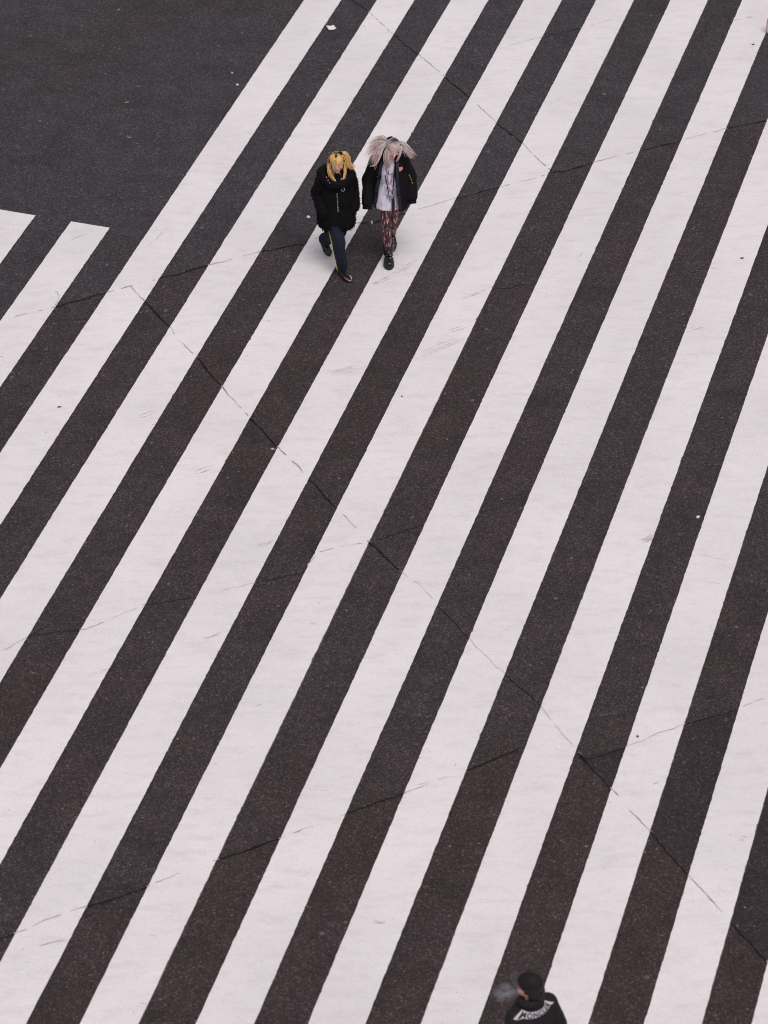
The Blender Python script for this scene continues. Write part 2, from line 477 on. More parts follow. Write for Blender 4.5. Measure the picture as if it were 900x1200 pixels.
def remesh(name, bm, voxel, smooth=4, m=None, parent=None, fold=None, factor=.5):
    me = bpy.data.meshes.new('tmp'); bmesh.ops.recalc_face_normals(bm, faces=bm.faces[:]); bm.to_mesh(me); bm.free()
    t = bpy.data.objects.new('tmp', me); COL.objects.link(t)
    md = t.modifiers.new('r', 'REMESH'); md.mode = 'VOXEL'; md.voxel_size = voxel
    if smooth:
        sm = t.modifiers.new('s', 'SMOOTH'); sm.iterations = smooth; sm.factor = factor
    dg = bpy.context.evaluated_depsgraph_get(); dg.update()
    out = bpy.data.meshes.new_from_object(t.evaluated_get(dg), depsgraph=dg)
    bpy.data.objects.remove(t); bpy.data.meshes.remove(me)
    out.name = name
    if fold:
        amp, sx, sz, seed = fold
        nr = [v.normal.copy() for v in out.vertices]
        for v, nn in zip(out.vertices, nr):
            c = v.co
            w = c.z + .35*c.x
            h = noise.noise((c.x*sx+seed, c.y*sx, w*sz)) + .5*noise.noise((c.x*sx*2.3, c.y*sx*2.3+seed, w*sz*2.3))
            v.co = c + nn*amp*h
        out.update()
    out.polygons.foreach_set('use_smooth', [True]*len(out.polygons))
    return link(name, out, m, parent)

def colour(me, fn):
    ca = me.color_attributes.new('Col', 'FLOAT_COLOR', 'POINT')
    buf = []
    for v in me.vertices: c = fn(v.co); buf += [c[0], c[1], c[2], 1]
    ca.data.foreach_set('color', buf)

def attr_mat(name, rough, spec, sub=0, aniso=0):
    m, nt, b = mat(name)
    a = nd(nt, 'ShaderNodeAttribute'); a.attribute_name = 'Col'
    f = nz(nt, coords(nt), 60, 3)
    nt.links.new(mix(nt, a.outputs['Color'], ramp(nt, f, [(.3, .92), (.7, 1.06)]), 1, 'MULTIPLY'), b.inputs['Base Color'])
    b.inputs['Roughness'].default_value = rough; b.inputs['Specular IOR Level'].default_value = spec
    if sub:
        b.inputs['Subsurface Weight'].default_value = sub; b.inputs['Subsurface Radius'].default_value = (.012, .005, .003); b.inputs['Subsurface Scale'].default_value = 1
    return m
SKIN = attr_mat('skin', .5, .4, .15)
HAIR = attr_mat('hair_strands', .42, .5)

def head_parts(bm, M):
    """a head in head space (face towards -Y, eyes at z = 0), put in place by M"""
    sc = M.to_scale().x; rot = M.to_3x3().normalized()
    def e(c, r, rr=None): ell(bm, M @ Vector(c), [x*sc for x in r], rot if rr is None else rot @ rr, 24)
    e((0, .018, .042), (.075, .094, .090))           # skull
    e((0, -.018, -.010), (.070, .074, .085))         # face
    e((0, -.028, -.066), (.050, .056, .050))         # jaw
    e((0, -.074, -.100), (.021, .017, .016))         # chin
    for s in (-1, 1):
        e((s*.038, -.062, -.030), (.024, .022, .024))    # cheekbone
        e((s*.031, -.080, .000), (.015, .011, .010))     # eyelid
        e((s*.030, -.083, .022), (.021, .009, .006))     # brow
        e((s*.075, .012, -.012), (.009, .019, .031), Matrix.Rotation(s*.35, 3, 'Z'))   # ear
        e((s*.009, -.098, -.036), (.008, .009, .007))    # nostril wing
    limb(bm, [(M @ Vector((0, -.086, .006)), .0075*sc), (M @ Vector((0, -.108, -.032)), .010*sc)], 12)   # nose
    e((0, -.088, -.060), (.022, .009, .0055))            # upper lip
    e((0, -.086, -.069), (.018, .009, .0060))            # lower lip

def face_colour(M, skin, lip, brow, lash, blush):
    I = M.inverted()
    def f(co):
        p = I @ co
        if -.14 < p.z < .16 and abs(p.x) < .1 and abs(p.y) < .14:
            if p.y < -.06:
                ax = abs(p.x)
                if ((p.x)/.023)**2 + ((p.z+.064)/.0135)**2 < 1: return lip
                if ((ax-.031)/.017)**2 + ((p.z+.004-.004*(ax-.031)/.017)/.0042)**2 < 1: return lash
                if ((ax-.031)/.021)**2 + ((p.z-.023)/.0045)**2 < 1: return brow
                d = ((ax-.040)/.026)**2 + ((p.z+.033)/.022)**2
                if d < 1: return [a+(b-a)*(1-d)*.8 for a, b in zip(skin, blush)]
        return skin
    return f

def hand(bm, W, fwd, palm, side, s=1.0, curl=.5):
    """wrist W, fwd = finger direction, palm = palm normal, side = towards the thumb"""
    W = Vector(W); f = Vector(fwd).normalized(); p = Vector(palm); p = (p-f*p.dot(f)).normalized(); t = f.cross(p)
    if t.dot(Vector(side)) < 0: t = -t
    rot = Matrix((t, p, f)).transposed()
    ell(bm, W+f*.045*s, (.040*s, .015*s, .052*s), rot, 16)
    limb(bm, [(W-f*.03*s, .026*s), (W+f*.02*s, .024*s)], 12)
    for i, (o, L) in enumerate(((.030, .070), (.010, .079), (-.010, .073), (-.029, .056))):
        b = W+f*.078*s+t*o*s; d = f.copy(); pts = [(b-f*.02*s, .0092*s), (b, .0092*s)]
        seg = (L*.45, L*.32, L*.25); ang = curl*.55
        for k, l in enumerate(seg):
            ang2 = ang*(k+1); dd = f*math.cos(ang2)+p*math.sin(ang2)+t*(o*1.2)
            b = b+dd.normalized()*l*s; pts.append((b, (.0085-.0007*k)*s))
        limb(bm, pts, 10)
    b = W+f*.02*s+t*.026*s
    pts = [(b, .014*s)]
    for k, (l, a) in enumerate(((.040, .75), (.030, .45), (.024, .25))):
        dd = f*math.cos(a)+t*math.sin(a)+p*(.25+.25*k*curl); b = b+dd.normalized()*l*s; pts.append((b, (.0105-.001*k)*s))
    limb(bm, pts, 10)

# hair: strands as thin tapering tubes, one mesh per tress
class Hair:
    def __init__(self, seed): self.v, self.f, self.c = [], [], []; self.r = random.Random(seed)
    def strand(self, pts, r0, cfun, flat=1.6):
        rnd = self.r; N = len(pts); q0 = len(self.v); n = 4
        jit = rnd.uniform(.62, 1.32)
        for i, p in enumerate(pts):
            d = (pts[min(i+1, N-1)]-pts[max(i-1, 0)]).normalized()
            a = d.orthogonal().normalized(); b = d.cross(a)
            f = i/(N-1); rr = r0*(1-.75*max(0, f-.35)/.65)
            c = [x*jit for x in cfun(f)]
            for j in range(n):
                t = j*math.tau/n; self.v.append(p+a*rr*flat*math.cos(t)+b*rr*math.sin(t)); self.c.append(c)
            if i:
                q = q0+(i-1)*n
                for j in range(n): k = (j+1) % n; self.f.append((q+j, q+k, q+n+k, q+n+j))
        self.f.append(tuple(q0+j for j in range(n))); self.f.append(tuple(q0+(N-1)*n+j for j in range(n))[::-1])
    def tress(self, guide, n, spread, r0, cfun, steps=14):
        """n strands round a guide polyline; spread = list of radii along it"""
        G = [Vector(p) for p in guide]
        def ev(f):
            x = f*(len(G)-1); i = min(int(x), len(G)-2); u = x-i
            p0, p1, p2, p3 = G[max(i-1, 0)], G[i], G[i+1], G[min(i+2, len(G)-1)]
            return .5*((2*p1)+(p2-p0)*u+(2*p0-5*p1+4*p2-p3)*u*u+(3*p1-p0-3*p2+p3)*u**3)
        def sp(f):
            x = f*(len(spread)-1); i = min(int(x), len(spread)-2); return spread[i]+(spread[i+1]-spread[i])*(x-i)
        for _ in range(n):
            o = Vector((self.r.gauss(0, .5), self.r.gauss(0, .5), self.r.gauss(0, .5))); w = self.r.uniform(.8, 1.0); ph = self.r.random()*9
            pts = []
            for i in range(steps+1):
                f = i/steps*w; wob = Vector((noise.noise((f*3, ph, 0)), noise.noise((f*3, ph, 5)), 0))*.012*f
                pts.append(ev(f)+o*sp(f)+wob)
            self.strand(pts, r0*self.r.uniform(.7, 1.2), cfun)
    def build(self, name, parent):
        o = mesh(name, self.v, self.f, HAIR, parent, True)
        ca = o.data.color_attributes.new('Col', 'FLOAT_COLOR', 'POINT'); buf = []
        for c in self.c: buf += [c[0], c[1], c[2], 1]
        ca.data.foreach_set('color', buf)
        return o

def scalp(hr, M, cfun, bang=None, bang_z=.028, side_len=.2, back_len=.3, n=520, rx=.088, ry=.108, rz=.112, r0=.0042, part=0.0, skipfront=0):
    """hair growing from the crown over the skull, falling at the sides and back"""
    rnd = hr.r; C = Vector((0, .014, .036))
    for i in range(n):
        phi = rnd.uniform(-math.pi, math.pi)               # 0 = front
        af = abs(phi)
        if bang is None and af < skipfront: continue
        lay = rnd.uniform(.965, 1.045)
        e0 = R(88-rnd.random()*26); 
        if bang is not None and af < bang: e1 = math.asin(max(-1, min(1, (bang_z-C.z+rnd.uniform(-.010, .006))/rz)))
        else: e1 = R(-5)
        pts = []
        ph0 = phi*.82+part
        for k in range(9):
            f = k/8; e = e0+(e1-e0)*f; ph = ph0+(phi-ph0)*f
            pts.append(C+Vector((rx*lay*math.cos(e)*math.sin(phi if k else ph), -ry*lay*math.cos(e)*math.cos(phi if k else ph), rz*lay*math.sin(e))))
        if not (bang is not None and af < bang):
            last = pts[-1]; ln = (side_len if af < R(100) else back_len)*rnd.uniform(.8, 1.08)
            for k in range(1, 9):
                f = k/8; out = Vector((last.x*(.10*math.sin(f*3)-.22*f*f), last.y*(.10*math.sin(f*3))-(0.0 if af > R(100) else .02*f), -ln*f))
                pts.append(last+out+Vector((noise.noise((i, f*2, 1))*.012*f, noise.noise((i, f*2, 7))*.012*f, 0)))
        hr.strand([M @ p for p in pts], r0*rnd.uniform(.8, 1.3), cfun)

def spikes(name, src, n, L, m, parent, seed=3, zr=None, r=.006):
    """short tufts of pile standing on a garment"""
    rnd = random.Random(seed); vs, fs = [], []
    ps = [p for p in src.data.polygons if zr is None or zr[0] < p.center.z < zr[1]]
    for _ in range(n):
        p = rnd.choice(ps); c = p.center; d = (p.normal+Vector((rnd.gauss(0, .5), rnd.gauss(0, .5), rnd.gauss(-.25, .4)))).normalized()
        a = d.orthogonal().normalized()*r*rnd.uniform(.6, 1.4); b = d.cross(a); l = L*rnd.uniform(.5, 1.3); q = len(vs)
        vs += [c+a-d*.004, c-a*.5+b*.87-d*.004, c-a*.5-b*.87-d*.004, c+d*l+Vector((0, 0, -l*.3))]
        fs += [(q, q+1, q+3), (q+1, q+2, q+3), (q+2, q, q+3)]
    return mesh(name, vs, fs, m, parent)

def ribbon(name, pts, w, th, m, parent, up=None):
    """flat band along pts; up(i) gives the outward normal"""
    bm = bmesh.new(); rows = []
    P = [Vector(p) for p in pts]
    for i, p in enumerate(P):
        d = (P[min(i+1, len(P)-1)]-P[max(i-1, 0)]).normalized(); u = Vector(up(i)).normalized(); s = d.cross(u).normalized()
        rows.append([bm.verts.new(p+s*w/2), bm.verts.new(p+s*w/2+u*th), bm.verts.new(p-s*w/2+u*th), bm.verts.new(p-s*w/2)])
    for a, b in zip(rows, rows[1:]):
        for j in range(4): k = (j+1) % 4; bm.faces.new((a[j], a[k], b[k], b[j]))
    bm.faces.new(rows[0]); bm.faces.new(rows[-1][::-1])
    return frombm(name, bm, m, parent, False)

def tube(name, pts, r, m, parent, n=8, closed=False):
    cu = bpy.data.curves.new('c', 'CURVE'); cu.dimensions = '3D'; cu.bevel_depth = r; cu.bevel_resolution = 2; cu.use_fill_caps = True
    sp = cu.splines.new('POLY'); sp.points.add(len(pts)-1); sp.use_cyclic_u = closed
    for q, p in zip(sp.points, pts): q.co = (*p, 1)
    t = bpy.data.objects.new('tmp', cu); COL.objects.link(t)
    dg = bpy.context.evaluated_depsgraph_get(); dg.update()
    me = bpy.data.meshes.new_from_object(t.evaluated_get(dg), depsgraph=dg); bpy.data.objects.remove(t)
    me.polygons.foreach_set('use_smooth', [True]*len(me.polygons)); me.materials.clear()
    return link(name, me, m, parent)

def rz(deg):
    M = Matrix.Rotation(R(deg), 3, 'Z')
    return lambda x, y, z: M @ Vector((x, y, z))

def hit(o, origin, direction):
    """surface point of a garment (its own space) met by a ray"""
    ok, loc, nrm, _ = o.ray_cast(Vector(origin), Vector(direction).normalized())
    return (loc, nrm) if ok else (None, None)

# ------------------------------------------------------------------ clothing materials
BLACKFUR = plain('black_pile', (.0048, .0045, .0056), .85, .15, .4, 40, sheen=.01)
BLACKCLOTH = plain('black_cloth', (.0045, .0043, .0060), .8, .18, .35, 25)
LINING = plain('dark_blue_lining', (.011, .011, .020), .55, .4, .3, 20)
NAVY = plain('navy_denim', (.0060, .0095, .023), .75, .3, .45, 35)
YELLOW = plain('yellow_tape', (.72, .62, .10), .6, .4, .1)
BLACKLEATHER = plain('black_leather', (.008, .008, .009), .28, .5, .3, 30)
RUBBER = plain('black_rubber', (.012, .012, .013), .6, .4, .2)
SILVER = plain('silver_metal', (.62, .62, .66), .3, .5, .1, 30, metallic=.9)
WHITEPRINT = plain('white_print', (.46, .42, .44), .6, .4, .15)
RED = plain('red_trim', (.45, .03, .03), .5, .4, .1)
PINKPIN = plain('pink_pin', (.78, .30, .27), .4, .5, .1)

def shoe(root, name, ankle, toe_dir, length, width, height, m, sole_m, pitch=0, sole_t=.025, heel_t=None, ground=None):
    """low shoe: upper with a toe box and its own sole; ankle = point above the heel, toes along toe_dir"""
    d = Vector((toe_dir[0], toe_dir[1], 0)).normalized(); s = Vector((-d.y, d.x, 0))
    M3 = Matrix((s, -d, Vector((0, 0, 1)))).transposed()     # local -Y = toe
    Rp = Matrix.Rotation(pitch, 3, 'X')
    def T(x, y, z): return Vector(ankle) + M3 @ (Rp @ Vector((x, y, z)))
    bm = bmesh.new()
    hl = height
    rr = M3 @ Rp
    ell(bm, T(0, .015, -hl*.45), (width*.42, length*.20, hl*.52), rr)
    ell(bm, T(0, -length*.28, -hl*.62), (width*.47, length*.32, hl*.38), rr)
    ell(bm, T(0, -length*.50, -hl*.70), (width*.48, length*.22, hl*.30), rr)
    ell(bm, T(0, 0, -hl*.1), (width*.36, length*.17, hl*.30), rr)
    up = remesh(name, bm, .006, 3, m, root)
    bm = bmesh.new()
    for z0, z1 in ((-hl-sole_t+.004, -hl*.86),):
        N = 28; lo, hi = [], []
        for j in range(N):
            a = j*math.tau/N; y = -length*.24 + math.sin(a)*length*.5; f = (y+length*.74)/length
            w = width*(.53 if f < .45 else .44)*(1 if True else 0)
            x = math.cos(a)*w
            h = heel_t if (heel_t and y > -length*.06) else 0
            lo.append(bm.verts.new(T(x, y, z0-h*0))); hi.append(bm.verts.new(T(x*.97, y, z1)))
        for j in range(N): k = (j+1) % N; bm.faces.new((lo[j], lo[k], hi[k], hi[j]))
        bm.faces.new(lo[::-1]); bm.faces.new(hi)
    frombm('sole', bm, sole_m, up, False)
    return up, T

# ================================================================== woman with blonde hair and black hooded coat
root = empty('person', at(395, 310))
tag(root, 'person with orange blonde fringe in a black hooded coat and navy trousers, walking', 'person', 'people on the crossing')
L = rz(32)      # legs turn with the stride
T = rz(18)      # torso
Hm = Matrix.Translation((.012, -.060, 1.462)) @ Matrix.Rotation(R(8), 4, 'Z') @ Matrix.Rotation(R(-2), 4, 'Y') @ Matrix.Rotation(R(12), 4, 'X') @ Matrix.Scale(.90, 4)
hipR, hipL = L(-.085, -.01, .82), L(.085, .01, .82)
kneeR, kneeL = L(-.092, -.185, .46), L(.055, .02, .44)
ankR, ankL = L(-.075, -.235, .09), L(.01, .285, .185)
bm = bmesh.new()
head_parts(bm, Hm)
limb(bm, [(Hm @ Vector((0, .035, -.06)), .047), (T(.005, .0, 1.27), .050)])
ring_loft(bm, [(T(0, 0, .78), .13, .10, None), (T(0, 0, .88), .155, .11, None), (T(0, 0, 1.0), .125, .095, None), (T(0, 0, 1.12), .135, .09, None), (T(0, 0, 1.20), .135, .08, None), (T(0, 0, 1.27), .06, .05, None)])
for s in (-1, 1):
    sh, el, wr = T(s*.150, .0, 1.205), T(s*.215, .06, 1.04), T(s*.150, -.055, .87)
    limb(bm, [(sh, .050), (el, .038), (wr, .026)])
    hand(bm, wr, T(-s*.35, -.05, -1), T(-s, .3, 0), T(0, -1, 0), .85, .6)
limb(bm, [(hipR, .085), (kneeR, .056), (ankR, .038)]); limb(bm, [(hipL, .085), (kneeL, .056), (ankL, .038)])
body = remesh('body', bm, .0045, 2, SKIN, root)
colour(body.data, face_colour(Hm, (.80, .56, .52), (.40, .015, .045), (.55, .32, .18), (.27, .12, .12), (.84, .44, .42)))

# trousers
bm = bmesh.new()
ring_loft(bm, [(L(0, 0, .72), .15, .12, None), (L(0, 0, .85), .17, .13, None), (L(0, 0, .98), .15, .12, None)])
limb(bm, [(hipR, .100), (kneeR, .080), (ankR+Vector((0, .01, .02)), .066)])
limb(bm, [(hipL, .105), (kneeL, .086), (ankL+Vector((0, .0, .02)), .084)])
tr = remesh('trousers', bm, .008, 5, NAVY, root, (.011, 9, 7, 3.1))
pts, ups = [], []
for i in range(15):
    f = i/14; p = hipR.lerp(kneeR, f/.5) if f < .5 else kneeR.lerp(ankR, (f-.5)/.5)
    o_ = L(-1, .30, 0); q, nn = hit(tr, p+o_*.4, -o_)
    if q: pts.append(q-nn*.002); ups.append(nn)
ribbon('side_stripe', pts, .019, .005, YELLOW, tr, lambda i: ups[i])

# shoes
up, _ = shoe(root, 'shoe', ankR+Vector((0, 0, -.005)), L(0, -1, 0), .245, .092, .065, BLACKLEATHER, RUBBER)
for k, (mm, dy) in enumerate(((WHITEPRINT, -.17), (RED, -.15))):
    pass
fa = ankR; dr = L(0, -1, 0); sd = L(1, 0, 0)
for sx, mm, nm in ((-.036, RED, 'red_trim'), (.036, WHITEPRINT, 'pale_trim')):
    ribbon(nm, [fa+dr*.12+sd*sx+Vector((0, 0, -.035)), fa+dr*.15+sd*sx*.95+Vector((0, 0, -.04)), fa+dr*.178+sd*sx*.7+Vector((0, 0, -.05))], .012, .006, mm, up, lambda i: Vector((0, 0, 1))+sd*sx*12)
ribbon('toe_cap_edge', [fa+dr*.18+sd*x+Vector((0, 0, -.058)) for x in (-.02, .0, .02)], .010, .006, WHITEPRINT, up, lambda i: Vector((0, 0, .6))+dr)
shoe(root, 'shoe', ankL+Vector((0, 0, -.005)), L(0, -1, 0), .245, .092, .065, BLACKLEATHER, RUBBER, pitch=R(36))

# coat
bm = bmesh.new()
ring_loft(bm, [(T(-.005, -.02, .575), .195, .165, None), (T(-.005, -.02, .62), .225, .185, None), (T(-.005, -.02, .75), .232, .185, None), (T(0, -.01, .92), .22, .17, None),
               (T(0, 0, 1.08), .205, .155, None), (T(0, .0, 1.20), .195, .135, None), (T(0, 0, 1.26), .165, .11, None), (T(0, .01, 1.31), .09, .08, None)], 28)
for s in (-1, 1):
    limb(bm, [(T(s*.16, .0, 1.235), .078), (T(s*.218, .05, 1.02), .074), (T(s*.195, -.10, .84), .066)])
coat = remesh('coat', bm, .009, 6, BLACKFUR, root, (.014, 8, 5, 1.7))
spikes('pile_tufts', coat, 5200, .016, BLACKFUR, coat, 3)
spikes('hem_tufts', coat, 300, .030, BLACKFUR, coat, 5, (.55, .68), .011)
# hood lying round the neck
bm = bmesh.new()
N = 28
for i in range(N):
    a = i*math.tau/N; fr = max(0, -math.cos(a))          # 0 = back
    x = .168*math.sin(a); y = .125*math.cos(a)+.01; z = 1.300-.035*abs(math.sin(a))-.085*fr**2.2
    if fr > .93: x *= .8
    ell(bm, T(x, y-.03*fr, z), (.058-.012*fr, .058-.012*fr, .050+.012*(1-fr)), None, 14)
ell(bm, T(0, .13, 1.26), (.14, .06, .08))
hood = remesh('hood', bm, .009, 5, BLACKFUR, coat, (.010, 11, 9, 4.2))
spikes('pile_tufts', hood, 1500, .018, BLACKFUR, hood, 9)
# silver zip pull with its ring, and the V of the open zip
q, nn = hit(coat, T(.035, -1, 1.185), T(0, 1, 0))
zp = q + nn*.012
tube('zip_ring', [zp+T(.020*math.cos(a), -.004, -.045+.024*math.sin(a)) for a in [R(-200+i*14) for i in range(20)]], .0042, SILVER, hood)
tube('zip_pull', [zp+T(.004, 0, .012), zp+T(0, -.004, -.02)], .007, SILVER, hood)
ribbon('zip_tape', [hit(coat, T(x, -1, z), T(0, 1, 0))[0]+T(0, -.02, 0) for x, z in ((.035, 1.19), (.065, 1.215), (.10, 1.235))], .007, .004, LINING, hood, lambda i: T(0, -1, .2))
# column of small pale letters down the front, unreadable at this size
gl = 0
rows = range(9)
lv, lf = [], []
lr = random.Random(5)
def letter_bits(k):
    # a worn pale print: two or three short bars, differing from row to row
    out = [(-.6, -.3, lr.uniform(-.6, -.2), lr.uniform(.2, .6)), (.2, .55, lr.uniform(-.6, -.3), lr.uniform(.0, .6))]
    if k % 2: out.append((-.3, .2, -.55, -.25))
    if k % 3 == 0: out.append((-.3, .2, .2, .5))
    return out
for i, ch in enumerate(rows):
    z = 1.085-.0265*i
    q, nn = hit(coat, T(-.035, -1, z), T(0, 1, 0))
    if q is None: continue
    q = q+nn*.010
    for (r0, r1, c0, c1) in letter_bits(ch):
        sc = .0125; b0 = len(lv)
        for (cc, rr) in ((c0, r0), (c1, r0), (c1, r1), (c0, r1)):
            lv.append(q+T(cc*sc, 0, -rr*sc))
        for (cc, rr) in ((c0, r0), (c1, r0), (c1, r1), (c0, r1)):
            lv.append(q+T(cc*sc, -.004, -rr*sc))
        lf += [(b0+4, b0+5, b0+6, b0+7), (b0, b0+1, b0+5, b0+4), (b0+1, b0+2, b0+6, b0+5), (b0+2, b0+3, b0+7, b0+6), (b0+3, b0, b0+4, b0+7)]
mesh('front_lettering', lv, lf, WHITEPRINT, coat)
# studs on the sleeve and along the hood edge
for i in range(9):
    q, nn = hit(coat, T(1.0, -.06-.005*i, 1.21-.035*i), T(-1, .12, 0))
    if q:
        bm = bmesh.new(); ell(bm, q+nn*.010, (.0065, .0065, .0065), None, 8); frombm('sleeve_stud', bm, SILVER, coat)
for i, (x, z) in enumerate(((-.145, 1.33), (-.135, 1.31), (-.122, 1.285))):
    q, nn = hit(hood, T(x, -1, z-.03), T(0, 1, 0))
    if q:
        bm = bmesh.new(); ell(bm, q+nn*.008, (.007, .006, .006), None, 8); frombm('hood_stud', bm, WHITEPRINT, hood)
# dark top at the neck
bm = bmesh.new()
ring_loft(bm, [(T(.005, -.02, 1.22), .12, .085, None), (T(.005, -.02, 1.28), .085, .072, None), (T(.005, -.018, 1.322), .060, .060, None)])
shirt = remesh('shirt', bm, .007, 3, BLACKCLOTH, root)
ribbon('silver_charm', [T(.02, -.125, 1.262), T(.035, -.122, 1.272)], .010, .004, SILVER, shirt, lambda i: T(0, -1, .5))

# hair
def blond(f):
    d, b = (.13, .062, .022), (.86, .55, .21); k = min(1, max(0, (f-.03)/.14)); t = (.90, .64, .35)
    return [x+(y-x)*k+(z-y)*max(0, f-.55)*.8*k for x, y, z in zip(d, b, t)]
hr = Hair(11)
scalp(hr, Hm, blond, bang=R(78), bang_z=.046, side_len=.05, back_len=.20, n=1350, rx=.083, ry=.102, rz=.108, r0=.0028)
for gpts, nn_, spd in (
        ([(-.088, .000, .03), (-.104, -.022, -.04), (-.094, -.070, -.11), (-.058, -.125, -.19), (.000, -.160, -.255)], 100, [.009, .011, .014, .016, .008]),
        ([(-.088, .03, .02), (-.100, .02, -.05), (-.098, -.01, -.13), (-.08, -.05, -.20)], 90, [.014, .018, .02, .014]),
        ([(.088, -.005, .03), (.102, -.025, -.04), (.098, -.065, -.11), (.080, -.105, -.17), (.062, -.125, -.20)], 60, [.008, .010, .013, .014, .008]),
        ([(.090, .03, .02), (.102, .02, -.05), (.10, .0, -.12)], 70, [.014, .018, .016])):
    hr.tress([Hm @ Vector(p) for p in gpts], nn_, spd, .0023, blond)
for k in range(26):          # flyaway strands
    a = hr.r.uniform(-2.4, 2.4)
    hr.tress([Hm @ Vector((.07*math.sin(a), -.07*math.cos(a)+.01, .10)), Hm @ Vector((.10*math.sin(a), -.11*math.cos(a)+.01, .03)), Hm @ Vector((.125*math.sin(a), -.115*math.cos(a)+.01, -.06)), Hm @ Vector((.135*math.sin(a+.2), -.12*math.cos(a)+.02, -.14))], 1, [.01, .02, .03, .03], .0022, blond)
hair = hr.build('hair', root)
hp = Hair(12)
def blond2(f): return blond(f+.15)
hp.tress([Hm @ Vector(p) for p in ((.070, .045, .105), (.105, .045, .10), (.128, .03, .05), (.135, .0, -.01), (.155, -.02, -.06), (.22, -.03, -.115))], 170, [.008, .022, .026, .024, .024, .016], .0023, blond2)
hp.tress([Hm @ Vector(p) for p in ((.075, .045, .105), (.12, .04, .07), (.15, .02, .0), (.20, .0, -.06), (.25, -.01, -.10))], 26, [.006, .012, .014, .016, .016], .0022, blond2)
hp.build('hair_bunch', hair)
bm = bmesh.new()
for c, r, a in (((.052, .02, .132), (.028, .016, .020), .5), ((.082, .050, .098), (.030, .018, .016), -.7), ((.068, .035, .118), (.016, .016, .016), 0)):
    ell(bm, Hm @ Vector(c), r, Matrix.Rotation(a, 3, 'Y'))
remesh('hair_ribbon', bm, .005, 2, BLACKCLOTH, hair)
bm = bmesh.new(); ell(bm, Hm @ Vector((-.012, -.03, .146)), (.016, .02, .008)); frombm('hair_clip', bm, BLACKLEATHER, hair)

# ================================================================== woman with silver bunches, open jacket and pale long shirt
root = empty('person', at(456, 303))
tag(root, 'person with flying silver pink hair bunches, open black jacket over pale long shirt, patterned tights', 'person', 'people on the crossing')
L = rz(6); T = rz(6)
Hm = Matrix.Translation((.045, -.115, 1.605)) @ Matrix.Rotation(R(14), 4, 'Z') @ Matrix.Rotation(R(4), 4, 'Y') @ Matrix.Rotation(R(22), 4, 'X') @ Matrix.Scale(.90, 4)
hipR, hipL = Vector((-.060, -.01, .88)), Vector((.060, .01, .88))
kneeR, kneeL = Vector((-.035, -.12, .51)), Vector((.045, -.02, .50))
ankR, ankL = Vector((-.008, -.085, .155)), Vector((.028, .205, .24))
bm = bmesh.new()
head_parts(bm, Hm)
limb(bm, [(Hm @ Vector((0, .035, -.055)), .050), (Vector((.015, -.01, 1.43)), .054)])
ring_loft(bm, [(T(0, 0, .84), .13, .10, None), (T(0, 0, .93), .155, .11, None), (T(0, 0, 1.07), .12, .09, None), (T(0, 0, 1.25), .145, .10, None), (T(0, 0, 1.37), .155, .09, None), (T(0.01, -.005, 1.45), .06, .055, None)])
arms = {-1: (Vector((-.165, .0, 1.375)), Vector((-.245, .02, 1.10)), Vector((-.255, -.10, .885))), 1: (Vector((.170, .0, 1.375)), Vector((.255, .04, 1.12)), Vector((.262, -.05, .935)))}
for s, (sh, el, wr) in arms.items():
    wi = el.lerp(wr, .48)                       # hands drawn up inside the long sleeves
    limb(bm, [(sh, .048), (el, .037), (wi, .026)])
    hand(bm, wi, (wr-el), (-s, 0, 0), (0, -1, 0), .66, .8)
limb(bm, [(hipR, .068), (kneeR, .041), (ankR, .034)]); limb(bm, [(hipL, .068), (kneeL, .041), (ankL, .034)])
body = remesh('body', bm, .0045, 2, SKIN, root)
colour(body.data, face_colour(Hm, (.80, .54, .48), (.55, .10, .12), (.40, .25, .2), (.26, .11, .10), (.84, .40, .36)))

# patterned tights
m, nt, b = mat('patterned_tights')
v = coords(nt, (1, 1, .38))
p1 = nz(nt, v, 34, 3, .6); p2 = vor(nt, v, 46, 'Distance')
c = ramp(nt, p1, [(.40, (.030, .010, .018)), (.49, (.19, .065, .09)), (.57, (.66, .36, .35))])
c = mix(nt, c, (.018, .008, .010), ramp(nt, p2, [(.42, 0), (.55, .9)]))
nt.links.new(c, b.inputs['Base Color']); b.inputs['Roughness'].default_value = .6
TIGHTS = m
bm = bmesh.new()
ring_loft(bm, [(T(0, 0, .80), .13, .105, None), (T(0, 0, .95), .155, .115, None)])
limb(bm, [(hipR, .086), (hipR.lerp(kneeR, .55), .066), (kneeR, .053), (kneeR.lerp(ankR, .35), .056), (ankR, .042)])
limb(bm, [(hipL, .086), (hipL.lerp(kneeL, .55), .066), (kneeL, .053), (kneeL.lerp(ankL, .35), .056), (ankL, .042)])
remesh('tights', bm, .007, 4, TIGHTS, root)

# chunky boots
def boot(ank, pitch, zoff, d=(0.05, -1, 0)):
    up, TT = shoe(root, 'boot', ank+Vector((0, 0, -.015)), d, .255, .128, .078, BLACKLEATHER, RUBBER, pitch=pitch, sole_t=.052)
    bm = bmesh.new()
    limb(bm, [(TT(0, .012, -.02), .056), (TT(0, .020, .11), .063), (TT(0, .02, .15), .064)])
    remesh('boot_shaft', bm, .006, 3, BLACKLEATHER, up, (.004, 20, 30, 2))
    for zz, yy in ((-.012, -.062), (-.034, -.095)):
        ribbon('boot_strap', [TT(x, yy+abs(x)*.4, zz+.012-abs(x)*.25) for x in (-.05, -.03, 0, .03, .05)], .016, .008, RUBBER, up, lambda i: TT(0, -.5, 1)-TT(0, 0, 0))
        bm = bmesh.new(); ell(bm, TT(.02, yy-.004, zz+.022), (.009, .009, .006), None, 10); frombm('buckle', bm, SILVER, up)
boot(ankR, 0, 0); boot(ankL, R(30), 0)

